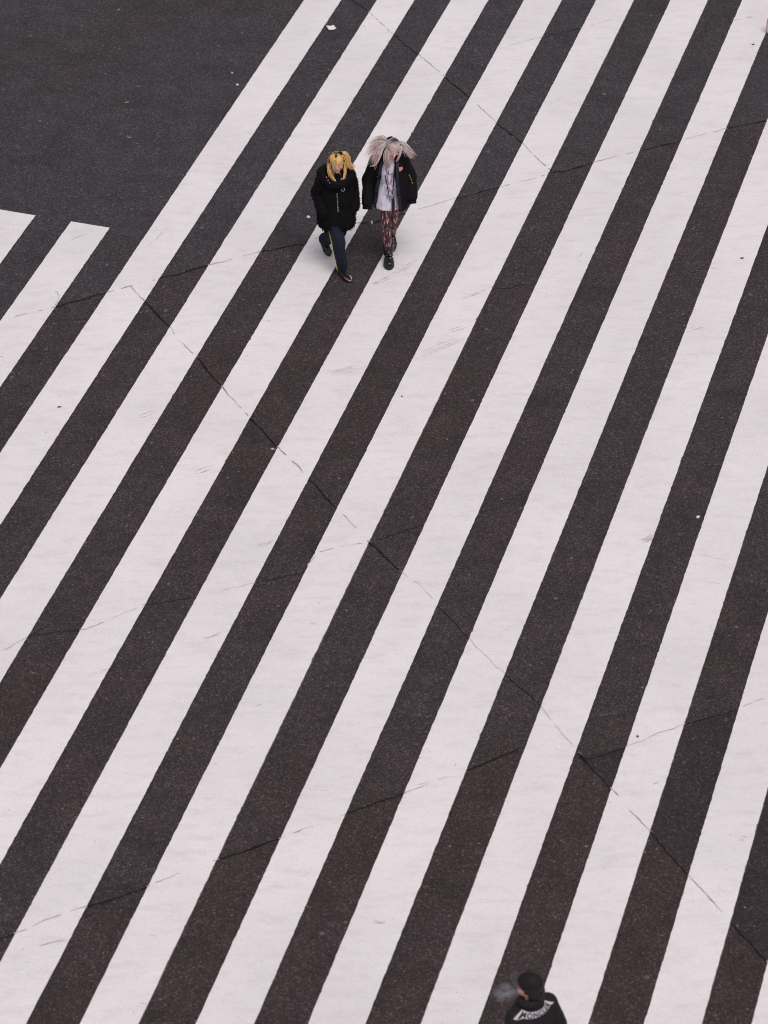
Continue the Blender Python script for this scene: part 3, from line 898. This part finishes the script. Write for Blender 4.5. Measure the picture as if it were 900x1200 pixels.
# long pale shirt with a printed front
m, nt, b = mat('printed_shirt')
v = coords(nt)
base = ramp(nt, nz(nt, v, 9, 3), [(.3, (.66, .65, .80)), (.7, (.84, .81, .88))])
pr = nz(nt, coords(nt, (1, 1, .6)), 19, 4, .6)
spx = nd(nt, 'ShaderNodeSeparateXYZ'); nt.links.new(v, spx.inputs[0])
zmask = math_(nt, 'MULTIPLY', ramp(nt, math_(nt, 'MULTIPLY', spx.outputs[2], .5), [(.44, 0), (.49, 1), (.645, 1), (.66, 0)]), 1.0)
xm = math_(nt, 'SUBTRACT', 1.0, math_(nt, 'MULTIPLY', math_(nt, 'ABSOLUTE', math_(nt, 'SUBTRACT', spx.outputs[0], .01)), 9.0))
pm = math_(nt, 'MULTIPLY', ramp(nt, pr, [(.49, 0), (.54, 1)]), math_(nt, 'MULTIPLY', zmask, math_(nt, 'MAXIMUM', xm, 0.0)))
pc = ramp(nt, nz(nt, v, 26, 2), [(.4, (.05, .04, .09)), (.55, (.19, .14, .34)), (.7, (.25, .42, .62))])
c = mix(nt, base, pc, pm)
c = mix(nt, c, (.30, .22, .48), math_(nt, 'MULTIPLY', ramp(nt, nz(nt, v, 12, 3), [(.58, 0), (.64, .6)]), ramp(nt, math_(nt, 'MULTIPLY', spx.outputs[2], .5), [(.36, 1), (.50, .4)])))
nt.links.new(c, b.inputs['Base Color']); b.inputs['Roughness'].default_value = .75
bm = bmesh.new()
ring_loft(bm, [(T(-.02, -.01, .775), .165, .155, None), (T(-.02, -.01, .80), .170, .158, None), (T(-.01, -.01, .95), .165, .145, None), (T(0, -.01, 1.1), .145, .125, None), (T(0, -.01, 1.28), .155, .12, None), (T(0, 0, 1.38), .15, .10, None), (T(.012, -.01, 1.455), .066, .062, None)], 26)
shirt = remesh('long_shirt', bm, .008, 4, m, root, (.008, 10, 5, 7.7))

# open jacket: a back and two fronts round the shirt, sleeves
def arcwall(bm, rings, a0, a1, th, n=22):
    """open shell between two angles (0 = front, + = viewer right), rings of (z, rx, ry, cx, cy)"""
    IN, OUT = [], []
    for z, rx, ry, cx, cy, k0, k1 in rings:
        ri, ro = [], []
        for j in range(n+1):
            a = a0+k0+(a1+k1-a0-k0)*j/n
            s_, c_ = math.sin(a), -math.cos(a)
            ro.append(bm.verts.new((cx+rx*s_, cy+ry*c_, z))); ri.append(bm.verts.new((cx+(rx-th)*s_, cy+(ry-th)*c_, z)))
        IN.append(ri); OUT.append(ro)
    for A, B in zip(range(len(rings)-1), range(1, len(rings))):
        for j in range(n):
            bm.faces.new((OUT[A][j], OUT[A][j+1], OUT[B][j+1], OUT[B][j])); bm.faces.new((IN[A][j+1], IN[A][j], IN[B][j], IN[B][j+1]))
        for j in (0, n):
            bm.faces.new((OUT[A][j], OUT[B][j], IN[B][j], IN[A][j]))
    for A in (0, len(rings)-1):
        for j in range(n): bm.faces.new((OUT[A][j], IN[A][j], IN[A][j+1], OUT[A][j+1]))
bm = bmesh.new()
arcwall(bm, [(.77, .215, .195, .02, -.01, .06, -.36), (.85, .225, .20, .02, -.01, .04, -.30), (1.0, .222, .19, .018, -.01, -.0, -.18), (1.15, .21, .175, .015, -.01, -.06, -.02),
             (1.28, .205, .160, .01, 0, -.14, .1), (1.37, .190, .135, .01, 0, -.1, .15), (1.43, .125, .105, .012, .0, 0, .1), (1.465, .085, .085, .014, .0, .15, 0)], R(22), R(322), .024, 40)
for s, (sh, el, wr) in arms.items():
    limb(bm, [(sh+Vector((-s*.012, 0, -.005)), .082), (el, .076), (wr+Vector((0, 0, -.03)), .069)])
jk = remesh('jacket', bm, .008, 4, BLACKCLOTH, root, (.012, 9, 6, 5.5))
for s, (sh, el, wr) in arms.items():
    dd = (wr-el).normalized(); c0 = wr+Vector((0, 0, -.03))+dd*.045; q = Vector((0, 0, 1)).rotation_difference(dd).to_matrix()
    bm = bmesh.new(); ring_loft(bm, [(c0, .058, .058, q), (c0+dd*.012, .060, .060, q), (c0+dd*.034, .056, .056, q), (c0+dd*.034, .046, .046, q), (c0+dd*.014, .044, .044, q)], 24)
    frombm('cuff', bm, BLACKCLOTH, jk)
# collar lying open, lapel edges in dark lining cloth
bm = bmesh.new()
arcwall(bm, [(1.41, .135, .125, .012, .0, 0, 0), (1.455, .105, .105, .014, .005, 0, 0), (1.50, .105, .098, .014, .012, .15, -.15)], R(45), R(315), .02, 30)
remesh('collar', bm, .007, 3, BLACKCLOTH, jk)
for side in (-1, 1):
    pts, ups = [], []
    for i in range(18):
        z = 1.41-(1.41-.80)*i/17
        for xx in [(.02+side*(.06+.01*k)) for k in range(20)]:
            q, nn = hit(jk, (xx, -1, z), (0, 1, 0))
            if q and q.y < -.06: break
        if q: pts.append(q+Vector((side*.015, -.001, 0))); ups.append(Vector((side*.2, -1, .1)))
    if len(pts) > 3: ribbon('lapel', pts, .036, .006, LINING, jk, lambda i: ups[i])
# pink heart shaped pin
q, nn = hit(jk, (.125, -1, 1.335), (0, 1, 0))
if q:
    bm = bmesh.new(); N = 26; fr, bk = [], []
    for i in range(N):
        a = i*math.tau/N; x = 16*math.sin(a)**3; y = 13*math.cos(a)-5*math.cos(2*a)-2*math.cos(3*a)-math.cos(4*a)
        fr.append(bm.verts.new(q+Vector((x*.0021, -.012, y*.0021)))); bk.append(bm.verts.new(q+Vector((x*.0021, .004, y*.0021))))
    bm.faces.new(fr)
    for i in range(N): k = (i+1) % N; bm.faces.new((fr[i], fr[k], bk[k], bk[i]))
    frombm('heart_pin', bm, PINKPIN, jk, False)
# yellowish lettering patch on the sleeve
bm = bmesh.new()
for i in range(4):
    q, nn = hit(jk, (.9, -.03+.006*(i % 2), 1.20-.035*i), (-1, .35, 0))
    q2, n2 = hit(jk, (.235+.012*i, -1, 1.20-.035*i), (0, 1, 0))
    for qq, n_ in ((q2, n2),):
        if qq: ell(bm, qq+n_*.004, (.006, .006, .015), Matrix.Rotation(.4*(-1)**i, 3, 'Y'), 8)
frombm('sleeve_lettering', bm, plain('ochre_print', (.42, .27, .06), .6, .4, .2), jk)
# buttons
DBUT = plain('dark_button', (.05, .05, .055), .3, .5, .1)
for z in (1.23, 1.11, .99, .87):
    q, nn = hit(jk, (-.135, -1, z), (0, 1, 0))
    if q:
        bm = bmesh.new(); ell(bm, q+nn*.004, (.009, .005, .009), None, 10); frombm('button', bm, DBUT, jk)
# necklace chains and hanging camera-like lanyard
def chain(pts2, r, m, nm):
    P = []
    for x, z in pts2:
        q, nn = hit(shirt, (x, -1, z), (0, 1, 0))
        P.append((q if q else Vector((x, -.13, z)))+Vector((0, -.008, 0)))
    return tube(nm, P, r, m, root)
DCH = plain('dark_chain', (.05, .045, .06), .35, .5, .2, metallic=.4)
PCH = plain('pinkish_cord', (.45, .26, .36), .6, .4, .2)
chain([(-.045, 1.40), (-.035, 1.32), (-.022, 1.24), (-.010, 1.17), (-.005, 1.13)], .006, PCH, 'necklace_cord')
chain([(.065, 1.40), (.055, 1.32), (.038, 1.24), (.022, 1.17), (.010, 1.13)], .007, PCH, 'necklace_cord')
chain([(-.05, 1.25), (-.03, 1.16), (-.015, 1.06), (.0, .98), (.02, .95)], .006, DCH, 'chain')
chain([(.055, 1.26), (.05, 1.16), (.045, 1.06), (.035, .98), (.02, .95)], .006, DCH, 'chain')
bm = bmesh.new()
for x, z, r in ((.0, .985, .020), (.03, .965, .022), (.012, .945, .018), (.04, .99, .014)):
    q, nn = hit(shirt, (x, -1, z), (0, 1, 0)); ell(bm, q+Vector((0, -.012, 0)), (r, .012, r), None, 12)
frombm('pendant', bm, plain('grey_pendant', (.28, .27, .31), .35, .5, .3, metallic=.3), root)
P = [(hit(shirt, (x, -1, z), (0, 1, 0))[0] or Vector((x, -.15, z)))+Vector((0, -.006, 0)) for x, z in ((.045, .97), (.048, .92), (.05, .87), (.05, .82))]+[Vector((.05, -.165, .76)), Vector((.048, -.16, .70))]
ribbon('hanging_strap', P, .030, .006, BLACKLEATHER, root, lambda i: (0, -1, 0))
ribbon('red_edge', [p+Vector((-.020, -.002, 0)) for p in P[1:5]], .008, .007, RED, root, lambda i: (0, -1, 0))

# hair
def silver(f):
    d, b, t = (.055, .045, .045), (.60, .51, .46), (.76, .58, .56); k = min(1, max(0, (f-.05)/.16))
    return [x+(y-x)*k+(z-y)*min(1, max(0, f-.3)/.5)*k for x, y, z in zip(d, b, t)]
def silver2(f): return silver(.25+f*.75)
hr = Hair(21)
scalp(hr, Hm, silver, bang=R(60), bang_z=.058, side_len=.03, back_len=.04, n=1250, r0=.0027, rx=.083, ry=.102, rz=.108)
for gpts, nn_, spd in (
        ([(-.086, -.02, .03), (-.092, -.055, -.03), (-.080, -.085, -.10), (-.058, -.11, -.18), (-.040, -.11, -.27)], 170, [.016, .022, .026, .022, .012]),
        ([(.086, -.03, .03), (.088, -.06, -.03), (.070, -.08, -.10), (.05, -.09, -.17)], 64, [.012, .014, .014, .008])):
    hr.tress([Hm @ Vector(p) for p in gpts], nn_, spd, .0023, silver2)
hair = hr.build('hair', root)
hl = Hair(22)
O = Hm.translation
def off(*p): return O+Vector(p)
# bunch blown out to the viewer's left
hl.tress([off(-.075, .04, .075), off(-.13, .05, .085), off(-.185, .04, .035), off(-.245, .02, -.03), off(-.28, -.01, -.10)], 120, [.014, .036, .058, .078, .086], .0021, silver2)
hl.tress([off(-.075, .03, .07), off(-.12, .01, .045), off(-.18, -.02, -.02), off(-.215, -.05, -.10), off(-.25, -.07, -.17)], 54, [.014, .030, .046, .058, .066], .0021, silver2)
hl.tress([off(-.08, .0, .05), off(-.12, -.03, .0), off(-.15, -.06, -.08), off(-.20, -.08, -.17), off(-.27, -.08, -.20)], 12, [.014, .020, .024, .022, .012], .003, silver2)
hl.build('hair_bunch', hair)
hl = Hair(23)
hl.tress([off(.085, .03, .06), off(.125, .02, .05), off(.165, -.0, .0), off(.20, -.03, -.045), off(.24, -.05, -.065)], 60, [.012, .022, .034, .044, .050], .0021, silver2)
hl.tress([off(.085, .02, .05), off(.12, .0, .02), off(.16, -.04, -.04), off(.22, -.07, -.09)], 22, [.012, .018, .018, .010], .003, silver2)
hl.build('hair_bunch', hair)
for s, c in ((-1, (-.062, .02, .088)), (1, (.082, .02, .07))):
    bm = bmesh.new(); ell(bm, off(*c), (.013, .024, .024), Matrix.Rotation(-s*.6, 3, 'Y'), 14)
    frombm('hair_tie', bm, plain('lilac_hair_tie', (.36, .32, .62), .5, .4, .2), hair)
bm = bmesh.new(); ell(bm, off(-.045, .055, .105), (.045, .02, .016), Matrix.Rotation(-.5, 3, 'Y')); frombm('dark_roots', bm, BLACKCLOTH, hair)

# ================================================================== man at the bottom edge, seen from behind
mp = at(623, 1161, 1.62); mp.z = 0
root = empty('person', mp)
tag(root, 'person in black cap and dark top with white lettered band, at the bottom edge', 'person', 'people on the crossing')
YW = 180+32                                     # heading: away from the camera and to the left
B = rz(YW)
Hm = Matrix.Translation(B(0, -.045, 1.625)) @ Matrix.Rotation(R(180+64), 4, 'Z') @ Matrix.Rotation(R(4), 4, 'X') @ Matrix.Scale(.98, 4)
rb = Matrix.Rotation(R(YW), 3, 'Z')
hipR, hipL = B(-.095, 0, .90), B(.095, 0, .90)
kneeR, kneeL = B(-.10, -.12, .50), B(.10, .02, .49)
ankR, ankL = B(-.10, -.22, .095), B(.10, .20, .16)
arms = {-1: (B(-.180, .01, 1.40), B(-.245, .05, 1.13), B(-.24, -.12, .92)), 1: (B(.180, .01, 1.40), B(.245, .06, 1.13), B(.25, -.08, .90))}
bm = bmesh.new()
head_parts(bm, Hm)
limb(bm, [(Hm @ Vector((0, .035, -.06)), .058), (B(0, 0, 1.46), .062)])
ring_loft(bm, [(B(0, 0, .86), .15, .11, rb), (B(0, 0, .95), .17, .12, rb), (B(0, 0, 1.1), .15, .11, rb), (B(0, 0, 1.28), .18, .12, rb), (B(0, 0, 1.41), .18, .10, rb), (B(0, 0, 1.49), .065, .06, rb)])
for s, (sh, el, wr) in arms.items():
    limb(bm, [(sh, .056), (el, .043), (wr, .030)])
    hand(bm, wr, (wr-el), B(-s, 0, 0), B(0, -1, 0), 1.05, .5)
limb(bm, [(hipR, .095), (kneeR, .062), (ankR, .042)]); limb(bm, [(hipL, .095), (kneeL, .062), (ankL, .042)])
body = remesh('body', bm, .0045, 2, SKIN, root)
colour(body.data, face_colour(Hm, (.86, .46, .39), (.55, .17, .15), (.10, .06, .05), (.08, .05, .05), (.76, .34, .28)))
bm = bmesh.new()
ring_loft(bm, [(B(0, 0, .80), .16, .13, rb), (B(0, 0, .98), .18, .135, rb)])
limb(bm, [(hipR, .112), (kneeR, .088), (ankR+Vector((0, 0, .02)), .078)]); limb(bm, [(hipL, .112), (kneeL, .088), (ankL+Vector((0, 0, .02)), .078)])
remesh('trousers', bm, .009, 4, BLACKCLOTH, root, (.010, 9, 7, 8.1))
shoe(root, 'shoe', ankR, B(0, -1, 0), .28, .105, .07, BLACKLEATHER, RUBBER)
shoe(root, 'shoe', ankL, B(0, -1, 0), .28, .105, .07, BLACKLEATHER, RUBBER, pitch=R(25))
# hooded top
DARKTOP = plain('dark_jersey', (.013, .0108, .0125), .8, .3, .3, 30)
bm = bmesh.new()
TOR = [(.80, .185, .145), (.84, .205, .16), (1.0, .21, .16), (1.2, .212, .155), (1.33, .215, .15), (1.40, .205, .14), (1.455, .155, .118), (1.49, .105, .10)]
ring_loft(bm, [(B(0, 0, z), rx, ry, rb) for z, rx, ry in TOR], 28)
for s, (sh, el, wr) in arms.items():
    limb(bm, [(sh+B(-s*.02, 0, -.015), .088), (el, .080), (wr, .062)])
top = remesh('hooded_top', bm, .009, 6, DARKTOP, root, (.007, 8, 6, 2.3))
bm = bmesh.new()
for i in range(20):
    a = i*math.tau/20; fr = max(0, -math.cos(a))
    ell(bm, B(.085*math.sin(a), .078*math.cos(a)-.01, 1.525-.05*fr), (.034, .034, .042), None, 12)
ell(bm, B(0, .085, 1.445), (.09, .04, .04), rb)
remesh('hood', bm, .008, 4, DARKTOP, top, (.006, 12, 9, 6.2))
# white band across the shoulders with its lettering, laid on the cloth
BAND = plain('white_band', (.58, .52, .56), .7, .3, .1)
BLET = plain('black_lettering', (.012, .011, .013), .7, .3, .1)
def back_point(a, dz):
    """a = angle round the back (0 = middle of the back, + = viewer right); ray from outside down to the cloth"""
    d = B(math.sin(a), math.cos(a), 0); d = Vector((d.x, d.y, 0))
    # local +Y is his back; viewer right = his right = local -X
    d = B(-math.sin(a), math.cos(a), 0)
    z = 1.445+.0*abs(math.sin(a))**1.5 + dz
    q, nn = hit(top, d*.8+Vector((0, 0, z+.10)), -d*.8+Vector((0, 0, -.10)))
    return q, nn
A0, A1 = R(-76), R(68)
rows = []
bm = bmesh.new(); NA = 60; NZ = 4
for i in range(NA+1):
    a = A0+(A1-A0)*i/NA; row = []
    for j in range(NZ+1):
        q, nn = back_point(a, -.024+.048*j/NZ); row.append(bm.verts.new(q+nn*.004))
    rows.append(row)
for r0, r1 in zip(rows, rows[1:]):
    for j in range(NZ): bm.faces.new((r0[j], r1[j], r1[j+1], r0[j+1]))
band = frombm('shoulder_band', bm, BAND, top)
cu = bpy.data.curves.new('t', 'FONT'); cu.body = 'MONCLER'; cu.align_x = 'CENTER'; cu.align_y = 'CENTER'; cu.size = 1; cu.offset = .03; cu.space_character = 1.12; cu.resolution_u = 3
t = bpy.data.objects.new('tmp', cu); COL.objects.link(t)
dg = bpy.context.evaluated_depsgraph_get(); dg.update()
me = bpy.data.meshes.new_from_object(t.evaluated_get(dg), depsgraph=dg); bpy.data.objects.remove(t); me.materials.clear()
bm = bmesh.new(); bm.from_mesh(me); bpy.data.meshes.remove(me)
bmesh.ops.triangulate(bm, faces=bm.faces[:])
bmesh.ops.subdivide_edges(bm, edges=[e for e in bm.edges if e.calc_length() > .25], cuts=3)
xs = [v.co.x for v in bm.verts]; ys = [v.co.y for v in bm.verts]
x0, x1, y0, y1 = min(xs), max(xs), min(ys), max(ys)
for v in bm.verts:
    a = R(-70)+(R(62)-R(-70))*(v.co.x-x0)/(x1-x0); dz = ((v.co.y-y0)/(y1-y0)-.5)*.041
    q, nn = back_point(a, dz); v.co = q+nn*.0075
me = bpy.data.meshes.new('lettering'); bm.to_mesh(me); bm.free()
link('lettering', me, BLET, band)
# cap
CAPM = plain('black_cap', (.010, .0085, .009), .75, .3, .3, 30)
BRIM = plain('charcoal_brim', (.055, .048, .052), .7, .3, .2, 30)
bm = bmesh.new()
rot = Hm.to_3x3().normalized()
ell(bm, Hm @ Vector((0, .020, .058)), (.088, .106, .092), rot, 28)
ell(bm, Hm @ Vector((0, .045, .005)), (.080, .075, .075), rot, 24)
cap = remesh('cap', bm, .006, 3, CAPM, root, (.004, 16, 16, 1.1))
bm = bmesh.new(); rowsT, rowsB = [], []
for i in range(15):
    u = -1+2*i/14; rt, rbm = [], []
    for j in range(7):
        w = j/6; ang = u*R(62); rad = .090+.068*w*math.cos(u*1.2)
        x = math.sin(ang)*(.080+.02*w); y = .01-math.cos(ang)*rad*1.02; z = .066-.004*w-.012*u*u*(.5+w*.8)
        rt.append(bm.verts.new(Hm @ Vector((x, y, z+.004)))); rbm.append(bm.verts.new(Hm @ Vector((x, y, z))))
    rowsT.append(rt); rowsB.append(rbm)
for k in range(14):
    for j in range(6):
        bm.faces.new((rowsT[k][j], rowsT[k+1][j], rowsT[k+1][j+1], rowsT[k][j+1])); bm.faces.new((rowsB[k][j], rowsB[k][j+1], rowsB[k+1][j+1], rowsB[k+1][j]))
    bm.faces.new((rowsT[k][6], rowsT[k+1][6], rowsB[k+1][6], rowsB[k][6])); bm.faces.new((rowsT[k][0], rowsB[k][0], rowsB[k+1][0], rowsT[k+1][0]))
for k in (0, 14):
    for j in range(6): bm.faces.new((rowsT[k][j], rowsT[k][j+1], rowsB[k][j+1], rowsB[k][j]))
frombm('brim', bm, BRIM, cap)
bm = bmesh.new(); ell(bm, Hm @ Vector((0, .02, .150)), (.009, .009, .006), rot, 10); frombm('cap_button', bm, CAPM, cap)
tube('brim_edge', [Hm @ Vector((math.sin(u*R(62))*.100, .01-math.cos(u*R(62))*(.090+.068*math.cos(u*1.2))*1.02, .066-.004-.012*u*u*1.3+.003)) for u in [-1+i/10 for i in range(21)]], .004, plain('pale_stitching', (.11, .10, .11), .7, .3, .2), cap)
# short dark hair below the cap
def dark(f): return (.014, .011, .010)
hr = Hair(31)
scalp(hr, Hm, dark, side_len=.05, back_len=.15, n=640, rx=.084, ry=.108, rz=.090, skipfront=R(88), r0=.006)
hr.build('hair', root)

# smoke he breathes out
m = bpy.data.materials.new('smoke'); m.use_nodes = True; nt = m.node_tree; nt.nodes.clear()
out = nt.nodes.new('ShaderNodeOutputMaterial'); pv = nt.nodes.new('ShaderNodeVolumePrincipled')
pv.inputs['Color'].default_value = (.85, .87, .95, 1)
tc = nt.nodes.new('ShaderNodeTexCoord')
ln = nd(nt, 'ShaderNodeVectorMath', operation='LENGTH'); nt.links.new(tc.outputs['Object'], ln.inputs[0])
fall = nd(nt, 'ShaderNodeMapRange', i_1=.25, i_2=1.0, i_3=1.0, i_4=0.0); nt.links.new(ln.outputs['Value'], fall.inputs[0])
nn_ = nz(nt, tc.outputs['Object'], 1.9, 4, .6)
den = math_(nt, 'MULTIPLY', math_(nt, 'MULTIPLY', fall.outputs[0], ramp(nt, nn_, [(.42, 0), (.68, 1)])), 23.0)
nt.links.new(den, pv.inputs['Density']); nt.links.new(pv.outputs[0], out.inputs['Volume'])
bm = bmesh.new(); bmesh.ops.create_uvsphere(bm, u_segments=24, v_segments=16, radius=1)
sm = frombm('breath_smoke', bm, m)
mouth = Hm @ Vector((0, -.11, -.06))
sm.location = at(593, 1163, 1.60); sm.scale = (.135, .10, .07); sm.rotation_euler = (0, R(-12), R(10))
tag(sm, 'thin grey puff of smoke left of the face of the person in the cap', 'smoke', kind='stuff')

# ------------------------------------------------------------------ white carrier bag that just enters at the right edge
bp = at(905, 39.5)
root = empty('carrier_bag', bp)
tag(root, 'white carrier bag with pink edges standing at the right edge near the top', 'bag')
BAGW = plain('bag_white', (.74, .66, .68), .5, .4, .06); BAGP = plain('bag_pink', (.62, .36, .40), .5, .4, .1)
bm = bmesh.new()
ring_loft(bm, [((0, 0, 0.002), .065, .045, None), ((0, 0, .03), .078, .055, None), ((0, 0, .16), .082, .05, None), ((0, 0, .235), .076, .03, None)], 28)
bag = remesh('bag_body', bm, .006, 2, BAGW, root, (.006, 14, 9, 3.3))
for y in (-.03, .03): tube('handle', [(-.035, y, .22), (-.033, y*.8, .27), (0, y*.6, .295), (.033, y*.8, .27), (.035, y, .22)], .006, BAGP, root)
tube('edge_piping', [(-.077, 0, .01), (-.085, -.004, .06), (-.088, -.004, .15), (-.082, -.003, .236), (0, -.032, .24), (.082, -.003, .236), (.088, -.004, .15), (.085, -.004, .06), (.077, 0, .01)], .006, BAGP, root)

# ------------------------------------------------------------------ light
w = bpy.data.worlds.new('World'); S.world = w; w.use_nodes = True; nt = w.node_tree
bg = nt.nodes['Background']; sky = nt.nodes.new('ShaderNodeTexSky'); sky.sky_type = 'NISHITA'; sky.sun_disc = False
EL, ROT = R(66), R(155)          # sun high, behind the walkers' right
sky.sun_elevation = EL; sky.sun_rotation = ROT; sky.altitude = 50; sky.air_density = 1; sky.dust_density = 3
hs = nt.nodes.new('ShaderNodeHueSaturation'); hs.inputs['Saturation'].default_value = .25
nt.links.new(sky.outputs[0], hs.inputs['Color'])
tint = mix(nt, hs.outputs[0], (1.0, .938, .955), 1, 'MULTIPLY')
nt.links.new(tint, bg.inputs[0]); bg.inputs[1].default_value = .11
sl = bpy.data.lights.new('sun', 'SUN'); sl.energy = 1.1; sl.angle = R(30); sl.color = (1, .93, .92)
so = bpy.data.objects.new('sun', sl); COL.objects.link(so)
d = Vector((math.sin(ROT)*math.cos(EL), math.cos(ROT)*math.cos(EL), math.sin(EL)))
so.rotation_euler = (-d).to_track_quat('-Z', 'Y').to_euler(); so.location = (0, 20, 40)

# ------------------------------------------------------------------ camera
cd = bpy.data.cameras.new('camera'); cam = bpy.data.objects.new('camera', cd); COL.objects.link(cam)
cam.location = (0, 0, H); cam.rotation_euler = (math.pi/2-PITCH, 0, 0)
cd.sensor_fit = 'VERTICAL'; cd.sensor_height = 36; cd.lens = F/1200*36; cd.clip_end = 2000; cd.clip_start = .5
cd.dof.use_dof = True; cd.dof.focus_distance = 33.2; cd.dof.aperture_fstop = 1.8
S.camera = cam
S.cycles.pixel_filter_type = 'BLACKMAN_HARRIS'; S.cycles.filter_width = 1.1
S.render.resolution_x, S.render.resolution_y = 768, 1024
S.view_settings.view_transform = 'Standard'; S.view_settings.look = 'None'; S.view_settings.exposure = 0.10; S.view_settings.gamma = 1
